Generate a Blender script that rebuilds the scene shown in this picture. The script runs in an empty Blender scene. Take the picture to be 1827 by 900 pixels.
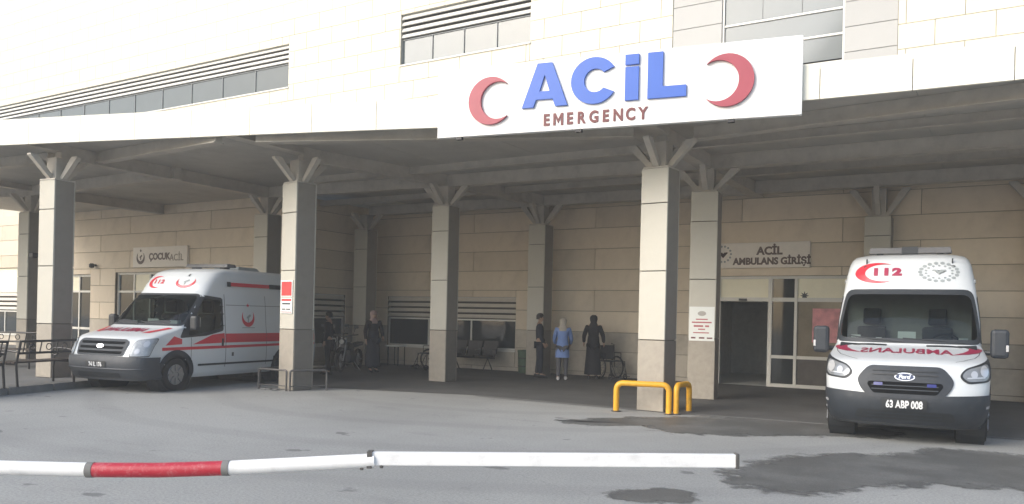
import bpy, bmesh, math, random
from mathutils import Vector, Matrix
random.seed(7)
R = math.radians
PI = math.pi
scene = bpy.context.scene
COL = scene.collection

# ------------------------------------------------------------------ camera
EYE = 1.58
cam_d = bpy.data.cameras.new('camera')
cam = bpy.data.objects.new('camera', cam_d)
COL.objects.link(cam)
cam_d.sensor_width = 36.0
cam_d.lens = 28.57
cam_d.shift_y = 0.0646
cam_d.clip_start = 0.1
cam_d.clip_end = 600
cam.matrix_world = (Matrix.Translation((0, 0, EYE)) @ Matrix.Rotation(R(31), 4, 'Z')
                    @ Matrix.Rotation(R(90), 4, 'X') @ Matrix.Rotation(0.022, 4, 'Z'))
scene.camera = cam

# ------------------------------------------------------------------ light
SUN_EL, SUN_ROT = 30.0, 208.0
world = bpy.data.worlds.new('World')
scene.world = world
world.use_nodes = True
wn = world.node_tree
for n in list(wn.nodes):
    wn.nodes.remove(n)
sky = wn.nodes.new('ShaderNodeTexSky')
sky.sky_type = 'NISHITA'
sky.sun_disc = False
sky.sun_elevation = R(SUN_EL)
sky.sun_rotation = R(SUN_ROT)
sky.air_density = 1.0
sky.dust_density = 2.2
sky.ozone_density = 0.6
bg = wn.nodes.new('ShaderNodeBackground')
bg.inputs['Strength'].default_value = 0.15
wo = wn.nodes.new('ShaderNodeOutputWorld')
wn.links.new(sky.outputs[0], bg.inputs[0])
wn.links.new(bg.outputs[0], wo.inputs[0])
sun_d = bpy.data.lights.new('sun', 'SUN')
sun_d.energy = 1.4
sun_d.angle = R(40)
sun_d.color = (1.0, 0.99, 0.965)
sun = bpy.data.objects.new('sun', sun_d)
COL.objects.link(sun)
sd = Vector((math.sin(R(SUN_ROT)) * math.cos(R(SUN_EL)), math.cos(R(SUN_ROT)) * math.cos(R(SUN_EL)), math.sin(R(SUN_EL))))
sun.rotation_euler = (-sd).to_track_quat('-Z', 'Y').to_euler()
sun.location = sd * 40
vs = scene.view_settings
vs.view_transform = 'Standard'
vs.look = 'None'
vs.gamma = 1.0
vs.use_curve_mapping = False
vs.exposure = 0.93

# ------------------------------------------------------------------ materials
MATS = {}

def mat(name, col, rough=0.6, metal=0.0, var=0.0, noise=0.0, nscale=6.0, bump=0.0, bscale=40.0,
        spec=0.5, coat=0.0, dirt=None, emit=None):
    """Principled material: base colour, per-object variation, blotchy grain and fine relief."""
    if name in MATS:
        return MATS[name]
    m = bpy.data.materials.new(name)
    m.use_nodes = True
    nt = m.node_tree
    b = nt.nodes['Principled BSDF']
    b.inputs['Roughness'].default_value = rough
    b.inputs['Metallic'].default_value = metal
    b.inputs['Specular IOR Level'].default_value = spec
    b.inputs['Coat Weight'].default_value = coat
    b.inputs['Coat Roughness'].default_value = 0.08
    c = (col[0], col[1], col[2], 1)
    b.inputs['Base Color'].default_value = c
    out = None
    tc = nt.nodes.new('ShaderNodeTexCoord')
    def rgb(v):
        n = nt.nodes.new('ShaderNodeRGB'); n.outputs[0].default_value = v; return n.outputs[0]
    cur = rgb(c)
    if noise > 0:
        nz = nt.nodes.new('ShaderNodeTexNoise')
        nz.inputs['Scale'].default_value = nscale
        nz.inputs['Detail'].default_value = 6
        nz.inputs['Roughness'].default_value = 0.65
        nt.links.new(tc.outputs['Object'], nz.inputs['Vector'])
        mr = nt.nodes.new('ShaderNodeMapRange')
        mr.inputs[1].default_value = 0.3; mr.inputs[2].default_value = 0.7
        mr.inputs[3].default_value = 1 - noise; mr.inputs[4].default_value = 1 + noise
        nt.links.new(nz.outputs[0], mr.inputs[0])
        mx = nt.nodes.new('ShaderNodeVectorMath'); mx.operation = 'SCALE'
        nt.links.new(cur, mx.inputs[0]); nt.links.new(mr.outputs[0], mx.inputs['Scale'])
        cur = mx.outputs[0]
    if dirt:
        nz = nt.nodes.new('ShaderNodeTexNoise')
        nz.inputs['Scale'].default_value = dirt[1]; nz.inputs['Detail'].default_value = 8
        nz.inputs['Roughness'].default_value = 0.7
        nt.links.new(tc.outputs['Object'], nz.inputs['Vector'])
        mr = nt.nodes.new('ShaderNodeMapRange')
        mr.inputs[1].default_value = 0.5; mr.inputs[2].default_value = 0.75
        mr.inputs[3].default_value = 0; mr.inputs[4].default_value = dirt[2]
        nt.links.new(nz.outputs[0], mr.inputs[0])
        mx = nt.nodes.new('ShaderNodeMix'); mx.data_type = 'RGBA'
        nt.links.new(mr.outputs[0], mx.inputs[0]); nt.links.new(cur, mx.inputs[6])
        mx.inputs[7].default_value = (*dirt[0], 1)
        cur = mx.outputs[2]
    if var > 0:
        oi = nt.nodes.new('ShaderNodeObjectInfo')
        mr = nt.nodes.new('ShaderNodeMapRange')
        mr.inputs[3].default_value = 1 - var; mr.inputs[4].default_value = 1 + var
        nt.links.new(oi.outputs['Random'], mr.inputs[0])
        mx = nt.nodes.new('ShaderNodeVectorMath'); mx.operation = 'SCALE'
        nt.links.new(cur, mx.inputs[0]); nt.links.new(mr.outputs[0], mx.inputs['Scale'])
        cur = mx.outputs[0]
    nt.links.new(cur, b.inputs['Base Color'])
    if bump > 0:
        nz = nt.nodes.new('ShaderNodeTexNoise')
        nz.inputs['Scale'].default_value = bscale; nz.inputs['Detail'].default_value = 4
        nt.links.new(tc.outputs['Object'], nz.inputs['Vector'])
        bp = nt.nodes.new('ShaderNodeBump')
        bp.inputs['Strength'].default_value = bump; bp.inputs['Distance'].default_value = 0.02
        nt.links.new(nz.outputs[0], bp.inputs['Height'])
        nt.links.new(bp.outputs[0], b.inputs['Normal'])
    if emit:
        b.inputs['Emission Color'].default_value = (*emit[0], 1)
        b.inputs['Emission Strength'].default_value = emit[1]
    MATS[name] = m
    return m

def clear_glass():
    m = bpy.data.materials.new('clear_glass'); m.use_nodes = True
    nt = m.node_tree; nt.nodes.clear()
    tr = nt.nodes.new('ShaderNodeBsdfTransparent'); tr.inputs[0].default_value = (0.44, 0.50, 0.49, 1)
    gl = nt.nodes.new('ShaderNodeBsdfGlossy'); gl.inputs['Roughness'].default_value = 0.03
    fr = nt.nodes.new('ShaderNodeFresnel'); fr.inputs[0].default_value = 1.5
    mx = nt.nodes.new('ShaderNodeMixShader'); o = nt.nodes.new('ShaderNodeOutputMaterial')
    nt.links.new(fr.outputs[0], mx.inputs[0]); nt.links.new(tr.outputs[0], mx.inputs[1])
    nt.links.new(gl.outputs[0], mx.inputs[2]); nt.links.new(mx.outputs[0], o.inputs[0])
    return m

M_GLASS = clear_glass()
M_FACADE = mat('ivory_cladding', (0.69, 0.65, 0.53), 0.55, var=0.05, noise=0.03, nscale=1.5)
M_GREYPANEL = mat('grey_cladding', (0.40, 0.40, 0.385), 0.5, var=0.03, noise=0.03, nscale=2)
M_WALL = mat('shaded_ivory_cladding', (0.70, 0.605, 0.47), 0.6, var=0.08, noise=0.05, nscale=2.0, dirt=((0.35, 0.29, 0.2), 1.3, 0.25))  # facade's ivory cladding, canopy shade put into its warmer, slightly darker tone
M_WALLLOW = mat('beige_granite', (0.50, 0.45, 0.37), 0.55, var=0.05, noise=0.09, nscale=5, dirt=((0.2, 0.17, 0.13), 2.0, 0.4))
M_JOINT = mat('dark_joint', (0.10, 0.09, 0.075), 0.9)
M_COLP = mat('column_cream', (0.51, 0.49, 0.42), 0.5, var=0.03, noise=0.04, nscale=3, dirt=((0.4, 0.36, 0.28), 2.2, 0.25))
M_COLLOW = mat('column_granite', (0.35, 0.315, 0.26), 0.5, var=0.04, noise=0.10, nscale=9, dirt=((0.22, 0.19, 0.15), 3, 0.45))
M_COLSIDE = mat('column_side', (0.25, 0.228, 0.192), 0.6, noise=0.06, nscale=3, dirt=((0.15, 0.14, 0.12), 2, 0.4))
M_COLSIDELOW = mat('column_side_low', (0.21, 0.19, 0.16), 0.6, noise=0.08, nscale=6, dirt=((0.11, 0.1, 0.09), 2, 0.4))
M_JOINTB = mat('beige_joint', (0.20, 0.165, 0.12), 0.9)
M_STEEL = mat('painted_steel', (0.50, 0.465, 0.405), 0.55, noise=0.10, nscale=3, dirt=((0.2, 0.18, 0.15), 2.5, 0.35))
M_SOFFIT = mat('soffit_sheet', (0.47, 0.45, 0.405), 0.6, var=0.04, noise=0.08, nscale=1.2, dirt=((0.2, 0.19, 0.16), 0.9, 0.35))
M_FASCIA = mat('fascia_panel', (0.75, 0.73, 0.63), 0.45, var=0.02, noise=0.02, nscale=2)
M_WHITE = mat('white_sheet', (0.82, 0.82, 0.80), 0.45, noise=0.015, nscale=3)
M_FRAME = mat('white_frame', (0.66, 0.65, 0.60), 0.45, noise=0.04, nscale=6)
M_LOUVRE = mat('louvre_slat', (0.62, 0.58, 0.50), 0.5, noise=0.05, nscale=4)
M_MULL = mat('grey_mullion', (0.20, 0.215, 0.215), 0.5)
M_PANE = mat('window_pane', (0.105, 0.125, 0.127), 0.08, noise=0.06, nscale=0.8, spec=0.6)
M_PANEDARK = mat('dark_pane', (0.025, 0.03, 0.032), 0.06, noise=0.2, nscale=1.5, spec=0.6)
M_CREAMLIT = mat('transom_sheet', (0.86, 0.82, 0.64), 0.5, noise=0.03)
M_BLUE = mat('blue_letter', (0.04, 0.125, 0.50), 0.35, noise=0.04, nscale=3)
M_REDSIGN = mat('red_letter', (0.36, 0.06, 0.085), 0.4, noise=0.06, nscale=3)
M_MAROON = mat('maroon_letter', (0.15, 0.035, 0.036), 0.45)
M_TEXTBROWN = mat('brown_letter', (0.10, 0.06, 0.045), 0.5)
M_SIGNBEIGE = mat('beige_sign', (0.78, 0.73, 0.66), 0.5, noise=0.04)
M_PORCH = mat('porch_paving', (0.085, 0.085, 0.082), 0.75, noise=0.18, nscale=1.1, bump=0.3, bscale=60, dirt=((0.045, 0.045, 0.044), 0.5, 0.6))
M_CONC = mat('concrete_edge', (0.18, 0.178, 0.17), 0.8, noise=0.15, nscale=5, dirt=((0.12, 0.11, 0.10), 2, 0.6))
M_SIDEWALK = mat('sidewalk_paving', (0.15, 0.15, 0.145), 0.8, noise=0.15, nscale=3, dirt=((0.10, 0.10, 0.09), 1.5, 0.5))
M_YELLOW = mat('yellow_paint', (0.72, 0.37, 0.02), 0.4, noise=0.08, nscale=8, dirt=((0.22, 0.13, 0.04), 6, 0.5))
M_RAILGREY = mat('grey_rail', (0.11, 0.105, 0.10), 0.45, metal=0.3, noise=0.15, nscale=10)
M_BLACKMETAL = mat('black_metal', (0.022, 0.021, 0.021), 0.45, noise=0.2, nscale=8)
M_WOODDARK = mat('dark_wood', (0.05, 0.036, 0.028), 0.55, var=0.15, noise=0.25, nscale=12)
M_BOOMW = mat('boom_white', (0.80, 0.80, 0.79), 0.35, noise=0.03, nscale=6, dirt=((0.35, 0.34, 0.32), 7, 0.35))
M_BOOMR = mat('boom_red', (0.42, 0.022, 0.04), 0.4, noise=0.05, nscale=6, dirt=((0.7, 0.6, 0.58), 22, 0.22))
M_VANW = mat('van_white', (0.62, 0.65, 0.66), 0.3, noise=0.012, nscale=2, coat=0.4, dirt=((0.55, 0.54, 0.50), 3.5, 0.18))
M_PLASTIC = mat('grey_plastic', (0.024, 0.030, 0.038), 0.55, noise=0.12, nscale=9, dirt=((0.08, 0.08, 0.08), 4, 0.3))
M_BUMPER = mat('bumper_grey', (0.048, 0.054, 0.062), 0.55, noise=0.12, nscale=9, dirt=((0.10, 0.10, 0.10), 4, 0.3))
M_PLASTIC2 = mat('dark_plastic', (0.020, 0.023, 0.026), 0.5, noise=0.12, nscale=9)
M_TYRE = mat('tyre_rubber', (0.018, 0.018, 0.018), 0.85, noise=0.2, nscale=12, dirt=((0.06, 0.058, 0.054), 5, 0.4))
M_RIM = mat('wheel_silver', (0.30, 0.305, 0.31), 0.4, metal=0.7, noise=0.1, nscale=12)
M_VANRED = mat('van_red', (0.58, 0.03, 0.05), 0.35, coat=0.3)
M_VANMAROON = mat('van_maroon', (0.33, 0.025, 0.07), 0.35)
M_CHROME = mat('chrome', (0.72, 0.73, 0.74), 0.18, metal=0.9)
M_LAMP = mat('headlamp_lens', (0.26, 0.275, 0.285), 0.1, metal=0.25, noise=0.12, nscale=14)
M_LAMPWHITE = mat('lamp_reflector', (0.62, 0.63, 0.64), 0.15, metal=0.4)
M_LAMPBLUE = mat('blue_strobe', (0.03, 0.035, 0.17), 0.2)
M_CLEARLAMP = mat('clear_headlamp', (0.34, 0.365, 0.385), 0.15, metal=0.15, noise=0.18, nscale=16)
M_GRILLEBAR = mat('grille_bar_grey', (0.045, 0.052, 0.060), 0.6, spec=0.3)
M_SLOT = mat('grille_slot_black', (0.006, 0.007, 0.008), 0.9, spec=0.1)
M_SEAM = mat('panel_gap', (0.10, 0.10, 0.10), 0.8)
M_CABIN = mat('cabin_trim', (0.34, 0.34, 0.32), 0.8, noise=0.1)
M_SEAT = mat('seat_cloth', (0.045, 0.05, 0.055), 0.9, noise=0.2, nscale=20)
M_PAPER = mat('white_paper', (0.80, 0.82, 0.78), 0.7)
M_MARK = mat('grey_mark', (0.30, 0.33, 0.33), 0.5)
M_INK = mat('ink', (0.03, 0.035, 0.04), 0.5)
M_PLATE = mat('plate_dark', (0.03, 0.033, 0.036), 0.4)
M_PLATELET = mat('plate_letter', (0.75, 0.76, 0.76), 0.4)
M_BEACON = mat('beacon_clear', (0.15, 0.15, 0.15), 0.2, noise=0.1)
M_GREENBIN = mat('green_bin', (0.06, 0.11, 0.065), 0.55, noise=0.2, nscale=6)
M_POSTRED = mat('poster_red', (0.55, 0.06, 0.06), 0.5, noise=0.1, nscale=9)
M_POSTPINK = mat('poster_pink', (0.62, 0.26, 0.28), 0.5, noise=0.25, nscale=5)

# ------------------------------------------------------------------ mesh helpers
class MB:
    def __init__(s):
        s.v = []; s.f = []; s.mi = []
    def add(s, vs_, fs, mi=0):
        o = len(s.v)
        s.v += [tuple(p) for p in vs_]
        for f in fs:
            s.f.append(tuple(i + o for i in f)); s.mi.append(mi)
        return s
    def box(s, cx, cy, cz, sx, sy, sz, mtx=None, mi=0):
        hx, hy, hz = sx / 2, sy / 2, sz / 2
        p = [Vector((x, y, z)) for x in (-hx, hx) for y in (-hy, hy) for z in (-hz, hz)]
        if mtx is not None:
            p = [mtx @ q for q in p]
        p = [q + Vector((cx, cy, cz)) for q in p]
        return s.add(p, [(0, 1, 3, 2), (4, 6, 7, 5), (0, 4, 5, 1), (2, 3, 7, 6), (0, 2, 6, 4), (1, 5, 7, 3)], mi)
    def span(s, x0, x1, y0, y1, z0, z1, mi=0):
        return s.box((x0 + x1) / 2, (y0 + y1) / 2, (z0 + z1) / 2, x1 - x0, y1 - y0, z1 - z0, None, mi)
    def beam(s, p, q, w, h, mi=0):
        """box from p to q, w wide, h high, p and q on its centre line"""
        p, q = Vector(p), Vector(q)
        d = q - p; L = d.length; d.normalize()
        up = Vector((0, 0, 1)) if abs(d.z) < 0.95 else Vector((0, 1, 0))
        sx = d.cross(up).normalized(); uy = sx.cross(d).normalized()
        pts = []
        for e in (p, q):
            for a, b in ((-1, -1), (1, -1), (1, 1), (-1, 1)):
                pts.append(e + sx * (a * w / 2) + uy * (b * h / 2))
        return s.add(pts, [(0, 1, 2, 3), (7, 6, 5, 4), (0, 4, 5, 1), (1, 5, 6, 2), (2, 6, 7, 3), (3, 7, 4, 0)], mi)
    def tube(s, pts, r, n=10, mi=0, cap=True):
        pts = [Vector(p) for p in pts]
        rr = r if isinstance(r, (list, tuple)) else [r] * len(pts)
        rings = []
        prev = None
        for i, p in enumerate(pts):
            a = pts[max(i - 1, 0)]; b = pts[min(i + 1, len(pts) - 1)]
            d = (b - a).normalized()
            if prev is None:
                up = Vector((0, 0, 1)) if abs(d.z) < 0.9 else Vector((1, 0, 0))
                u = d.cross(up).normalized()
            else:
                u = (prev - d * prev.dot(d)).normalized()
            prev = u
            w = d.cross(u)
            rings.append([p + (u * math.cos(2 * PI * k / n) + w * math.sin(2 * PI * k / n)) * rr[i] for k in range(n)])
        vs_ = [q for rg in rings for q in rg]
        fs = []
        for i in range(len(pts) - 1):
            for k in range(n):
                fs.append((i * n + k, i * n + (k + 1) % n, (i + 1) * n + (k + 1) % n, (i + 1) * n + k))
        if cap:
            fs.append(tuple(range(n - 1, -1, -1)))
            fs.append(tuple(range((len(pts) - 1) * n, len(pts) * n)))
        return s.add(vs_, fs, mi)
    def lathe(s, prof, origin, axis='Z', n=20, mi=0, mtx=None):
        """prof: (radius, height) pairs"""
        vs_ = []
        for r, h in prof:
            for k in range(n):
                a = 2 * PI * k / n
                if axis == 'Z': p = Vector((r * math.cos(a), r * math.sin(a), h))
                elif axis == 'X': p = Vector((h, r * math.cos(a), r * math.sin(a)))
                else: p = Vector((r * math.cos(a), h, r * math.sin(a)))
                if mtx is not None: p = mtx @ p
                vs_.append(p + Vector(origin))
        fs = []
        m = len(prof)
        for i in range(m - 1):
            for k in range(n):
                fs.append((i * n + k, i * n + (k + 1) % n, (i + 1) * n + (k + 1) % n, (i + 1) * n + k))
        fs.append(tuple(range(n - 1, -1, -1))); fs.append(tuple(range((m - 1) * n, m * n)))
        return s.add(vs_, fs, mi)
    def loft(s, rings, mi=0, cap=True):
        n = len(rings[0]); vs_ = [q for rg in rings for q in rg]; fs = []
        for i in range(len(rings) - 1):
            for k in range(n):
                fs.append((i * n + k, i * n + (k + 1) % n, (i + 1) * n + (k + 1) % n, (i + 1) * n + k))
        if cap:
            fs.append(tuple(range(n - 1, -1, -1))); fs.append(tuple(range((len(rings) - 1) * n, len(rings) * n)))
        return s.add(vs_, fs, mi)
    def prism(s, poly, fn, d0, d1, mi=0):
        """2-D outline extruded: fn(u, v, d) -> point"""
        n = len(poly)
        a = [fn(u, v, d0) for u, v in poly]; b = [fn(u, v, d1) for u, v in poly]
        fs = [tuple(range(n - 1, -1, -1)), tuple(range(n, 2 * n))]
        fs += [(k, (k + 1) % n, n + (k + 1) % n, n + k) for k in range(n)]
        return s.add(a + b, fs, mi)
    def mesh(s, name, mats, smooth=None):
        me = bpy.data.meshes.new(name)
        me.from_pydata(s.v, [], s.f)
        for m in (mats if isinstance(mats, (list, tuple)) else [mats]):
            me.materials.append(m)
        if any(s.mi):
            me.polygons.foreach_set('material_index', s.mi)
        bm = bmesh.new(); bm.from_mesh(me)
        bmesh.ops.recalc_face_normals(bm, faces=bm.faces)
        bm.to_mesh(me); bm.free()
        if smooth is not None:
            me.shade_smooth(); me.set_sharp_from_angle(angle=R(smooth))
        me.update()
        return me
    def build(s, name, mats, parent=None, smooth=None, bevel=0.0, loc=None, rot=None):
        o = bpy.data.objects.new(name, s.mesh(name, mats, smooth))
        COL.objects.link(o)
        if parent: o.parent = parent
        if loc is not None: o.location = loc
        if rot is not None: o.rotation_euler = rot
        if bevel:
            md = o.modifiers.new('bevel', 'BEVEL'); md.width = bevel; md.segments = 2; md.limit_method = 'ANGLE'
        return o

def tag(o, label, cat, group=None):
    o['label'] = label; o['category'] = cat
    if group: o['group'] = group
    return o

def structure(o, label=None):
    o['kind'] = 'structure'
    if label: o['label'] = label
    return o

def thing(name, label, cat, loc=(0, 0, 0), rz=0.0, group=None):
    o = bpy.data.objects.new(name, None)
    o.empty_display_size = 0.2
    COL.objects.link(o)
    o.location = loc; o.rotation_euler = (0, 0, rz)
    return tag(o, label, cat, group)

def mesh_obj(name, me, parent=None, loc=None, rot=None):
    o = bpy.data.objects.new(name, me); COL.objects.link(o)
    if parent: o.parent = parent
    if loc is not None: o.location = loc
    if rot is not None: o.rotation_euler = rot
    return o

def smooth_closed(pts, k=6):
    """Catmull-Rom through a closed 2-D outline"""
    out = []; n = len(pts)
    for i in range(n):
        p0, p1, p2, p3 = (Vector(pts[(i + j - 1) % n]) for j in range(4))
        for q in range(k):
            t = q / k
            out.append(tuple(0.5 * ((2 * p1) + (p2 - p0) * t + (2 * p0 - 5 * p1 + 4 * p2 - p3) * t * t + (3 * p1 - p0 - 3 * p2 + p3) * t ** 3)))
    return out

def round_poly(pts, r, k=4):
    """rounded corners on a polygon"""
    out = []; n = len(pts)
    for i in range(n):
        p = Vector(pts[i]); a = Vector(pts[i - 1]); b = Vector(pts[(i + 1) % n])
        da = (a - p); db = (b - p)
        ra = min(r, da.length * 0.45); rb = min(r, db.length * 0.45)
        A = p + da.normalized() * ra; B = p + db.normalized() * rb
        for q in range(k + 1):
            t = q / k
            out.append(tuple(A * (1 - t) ** 2 + p * 2 * t * (1 - t) + B * t * t))
    return out

def crescent(r_out, r_in, off, open_ang, n=28):
    """outline of a crescent whose opening points along open_ang"""
    # intersection of the circles
    d = off
    a = (r_out ** 2 - r_in ** 2 + d * d) / (2 * d)
    h = math.sqrt(max(r_out ** 2 - a * a, 1e-9))
    t0 = math.atan2(h, a); t1 = math.atan2(h, a - d)
    pts = []
    for k in range(n + 1):
        t = t0 + (2 * PI - 2 * t0) * k / n
        pts.append((r_out * math.cos(t), r_out * math.sin(t)))
    for k in range(1, n):
        t = (2 * PI - t1) - (2 * PI - 2 * t1) * k / n
        pts.append((d + r_in * math.cos(t), r_in * math.sin(t)))
    c, s_ = math.cos(open_ang), math.sin(open_ang)
    return [(x * c - y * s_, x * s_ + y * c) for x, y in pts]

def star(r, n=5, rot=PI / 2):
    return [((r if k % 2 == 0 else r * 0.42) * math.cos(rot + PI * k / n), (r if k % 2 == 0 else r * 0.42) * math.sin(rot + PI * k / n)) for k in range(2 * n)]

def ellipse(a, b, n=28, cx=0, cy=0):
    return [(cx + a * math.cos(2 * PI * k / n), cy + b * math.sin(2 * PI * k / n)) for k in range(n)]

def text_mesh(txt, size, bold=0.0, extrude=0.0, sx=1.0, space=1.0, shear=0.0):
    """text centred on the origin in its XY plane as a mesh"""
    cu = bpy.data.curves.new('lettering', 'FONT')
    cu.body = txt; cu.size = size; cu.offset = bold; cu.extrude = extrude
    cu.align_x = 'CENTER'; cu.align_y = 'CENTER'; cu.space_character = space; cu.resolution_u = 4; cu.shear = shear
    o = bpy.data.objects.new('lettering', cu)
    COL.objects.link(o)
    dg = bpy.context.evaluated_depsgraph_get()
    me = bpy.data.meshes.new_from_object(o.evaluated_get(dg))
    bpy.data.objects.remove(o)
    for v in me.vertices: v.co.x *= sx
    xs = [v.co.x for v in me.vertices]; ys = [v.co.y for v in me.vertices]
    if xs:
        cx, cy = (min(xs) + max(xs)) / 2, (min(ys) + max(ys)) / 2
        for v in me.vertices: v.co.x -= cx; v.co.y -= cy
    return me

def text_obj(name, txt, size, m, parent, loc, rot, bold=0.0, extrude=0.005, sx=1.0, space=1.0):
    me = text_mesh(txt, size, bold, extrude, sx, space)
    me.materials.clear(); me.materials.append(m)
    return mesh_obj(name, me, parent, loc, rot)

def patch(name, polys, mapper, m, parent, off=0.005, step=0.06, smooth=True, mesh2d=None, xf=None):
    """flat outlines (or a flat mesh) cut to a grid and laid on a curved surface"""
    bm = bmesh.new()
    if mesh2d is not None:
        bm.from_mesh(mesh2d)
        for v in bm.verts: v.co.z = 0
    else:
        for poly in polys:
            bm.faces.new([bm.verts.new((u, v, 0)) for u, v in poly])
    if xf:
        for v in bm.verts:
            v.co.x, v.co.y = xf(v.co.x, v.co.y)
    bm.normal_update()
    bmesh.ops.triangulate(bm, faces=bm.faces[:])
    for ax in (0, 1):
        lo = min(v.co[ax] for v in bm.verts); hi = max(v.co[ax] for v in bm.verts)
        n = int((hi - lo) / step)
        for k in range(1, n + 1):
            c = lo + (hi - lo) * k / (n + 1)
            co = [0, 0, 0]; co[ax] = c
            no = [0, 0, 0]; no[ax] = 1
            bmesh.ops.bisect_plane(bm, geom=bm.verts[:] + bm.edges[:] + bm.faces[:], plane_co=co, plane_no=no, dist=1e-5)
    for v in bm.verts:
        v.co = mapper(v.co.x, v.co.y, off)
    bmesh.ops.recalc_face_normals(bm, faces=bm.faces)
    me = bpy.data.meshes.new(name); bm.to_mesh(me); bm.free()
    me.materials.append(m)
    if smooth: me.shade_smooth()
    return mesh_obj(name, me, parent)

# ================================================================== ground
def asphalt_material():
    m = bpy.data.materials.new('asphalt'); m.use_nodes = True
    nt = m.node_tree; b = nt.nodes['Principled BSDF']
    tc = nt.nodes.new('ShaderNodeTexCoord')
    def noise(scale, detail, rough, vec=None):
        n = nt.nodes.new('ShaderNodeTexNoise')
        n.inputs['Scale'].default_value = scale; n.inputs['Detail'].default_value = detail; n.inputs['Roughness'].default_value = rough
        nt.links.new(vec or tc.outputs['Object'], n.inputs['Vector']); return n.outputs[0]
    def ramp(src, a, bb, c0, c1):
        n = nt.nodes.new('ShaderNodeMapRange'); n.interpolation_type = 'SMOOTHSTEP'
        n.inputs[1].default_value = a; n.inputs[2].default_value = bb; n.inputs[3].default_value = c0; n.inputs[4].default_value = c1
        nt.links.new(src, n.inputs[0]); return n.outputs[0]
    def mix(fac, a, bb):
        n = nt.nodes.new('ShaderNodeMix'); n.data_type = 'RGBA'
        nt.links.new(fac, n.inputs[0])
        if isinstance(a, tuple): n.inputs[6].default_value = a
        else: nt.links.new(a, n.inputs[6])
        if isinstance(bb, tuple): n.inputs[7].default_value = bb
        else: nt.links.new(bb, n.inputs[7])
        return n.outputs[2]
    big = ramp(noise(0.22, 5, 0.6), 0.35, 0.65, 0, 1)
    c = mix(big, (0.305, 0.307, 0.288, 1), (0.40, 0.402, 0.378, 1))
    # stretched tyre grime
    mp = nt.nodes.new('ShaderNodeMapping'); mp.inputs['Scale'].default_value = (0.55, 1.9, 1); mp.inputs['Rotation'].default_value = (0, 0, R(31))
    nt.links.new(tc.outputs['Object'], mp.inputs[0])
    c = mix(ramp(noise(0.9, 7, 0.65, mp.outputs[0]), 0.56, 0.72, 0, 0.35), c, (0.175, 0.175, 0.168, 1))
    # grains
    c = mix(ramp(noise(38, 5, 0.75), 0.35, 0.65, 0, 0.6), c, (0.17, 0.17, 0.163, 1))
    c = mix(ramp(noise(140, 2, 0.5), 0.52, 0.70, 0, 0.55), c, (0.42, 0.42, 0.40, 1))
    # worn tyre tracks sweeping towards the entrance
    wv = nt.nodes.new('ShaderNodeTexWave'); wv.wave_type = 'RINGS'; wv.rings_direction = 'Z'; wv.inputs['Scale'].default_value = 0.16
    wv.inputs['Distortion'].default_value = 2.5; wv.inputs['Detail'].default_value = 3; wv.inputs['Detail Scale'].default_value = 0.6
    mpw = nt.nodes.new('ShaderNodeMapping'); mpw.inputs['Location'].default_value = (9, -16, 0)
    nt.links.new(tc.outputs['Object'], mpw.inputs[0]); nt.links.new(mpw.outputs[0], wv.inputs['Vector'])
    c = mix(ramp(wv.outputs['Fac'], 0.80, 0.98, 0, 0.16), c, (0.15, 0.15, 0.145, 1))
    # small dark spots and patches
    mp2 = nt.nodes.new('ShaderNodeMapping'); mp2.inputs['Scale'].default_value = (1.0, 1.4, 1); mp2.inputs['Rotation'].default_value = (0, 0, R(31))
    nt.links.new(tc.outputs['Object'], mp2.inputs[0])
    c = mix(ramp(noise(1.6, 3, 0.5, mp2.outputs[0]), 0.675, 0.72, 0, 0.6), c, (0.075, 0.076, 0.075, 1))
    # hairline cracks
    vo = nt.nodes.new('ShaderNodeTexVoronoi'); vo.feature = 'DISTANCE_TO_EDGE'; vo.inputs['Scale'].default_value = 0.33
    nd = nt.nodes.new('ShaderNodeTexNoise'); nd.inputs['Scale'].default_value = 1.3; nd.inputs['Detail'].default_value = 5
    nt.links.new(tc.outputs['Object'], nd.inputs['Vector'])
    ad = nt.nodes.new('ShaderNodeMixRGB'); ad.blend_type = 'ADD'; ad.inputs[0].default_value = 0.9
    nt.links.new(tc.outputs['Object'], ad.inputs[1]); nt.links.new(nd.outputs['Color'], ad.inputs[2])
    nt.links.new(ad.outputs[0], vo.inputs['Vector'])
    c = mix(ramp(vo.outputs['Distance'], 0.0, 0.004, 0.16, 0.0), c, (0.085, 0.085, 0.083, 1))
    nt.links.new(c, b.inputs['Base Color'])
    b.inputs['Roughness'].default_value = 0.82
    bp = nt.nodes.new('ShaderNodeBump'); bp.inputs['Strength'].default_value = 0.35; bp.inputs['Distance'].default_value = 0.01
    nt.links.new(noise(70, 4, 0.6), bp.inputs['Height']); nt.links.new(bp.outputs[0], b.inputs['Normal'])
    return m

g = MB(); g.add([(-160, -160, 0), (160, -160, 0), (160, 160, 0), (-160, 160, 0)], [(0, 1, 2, 3)])
structure(g.build('ground', asphalt_material()))

# porch paving under the canopy, flush with the asphalt, with a concrete edge strip
p = MB(); p.add([(-15.9, 12.75, .005), (-12.4, 12.85, .005), (-9.0, 13.75, .005), (-4.7, 13.6, .005), (7.5, 14.2, .005), (7.5, 20.9, .005), (-18.1, 20.9, .005), (-18.1, 17, .005), (-15.9, 17, .005)], [tuple(range(9))])
structure(p.build('porch_floor', M_PORCH))
e = MB()
for (x0, y0), (x1, y1) in (((-9.0, 13.74), (-4.72, 13.58)), ((-4.68, 13.58), (1.0, 13.87)), ((1.04, 13.87), (7.5, 14.19))):
    e.add([(x0, y0 - .16, .010), (x1, y1 - .16, .010), (x1, y1, .010), (x0, y0, .010)], [(0, 1, 2, 3)])
structure(e.build('edge_strip', M_CONC))

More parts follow.
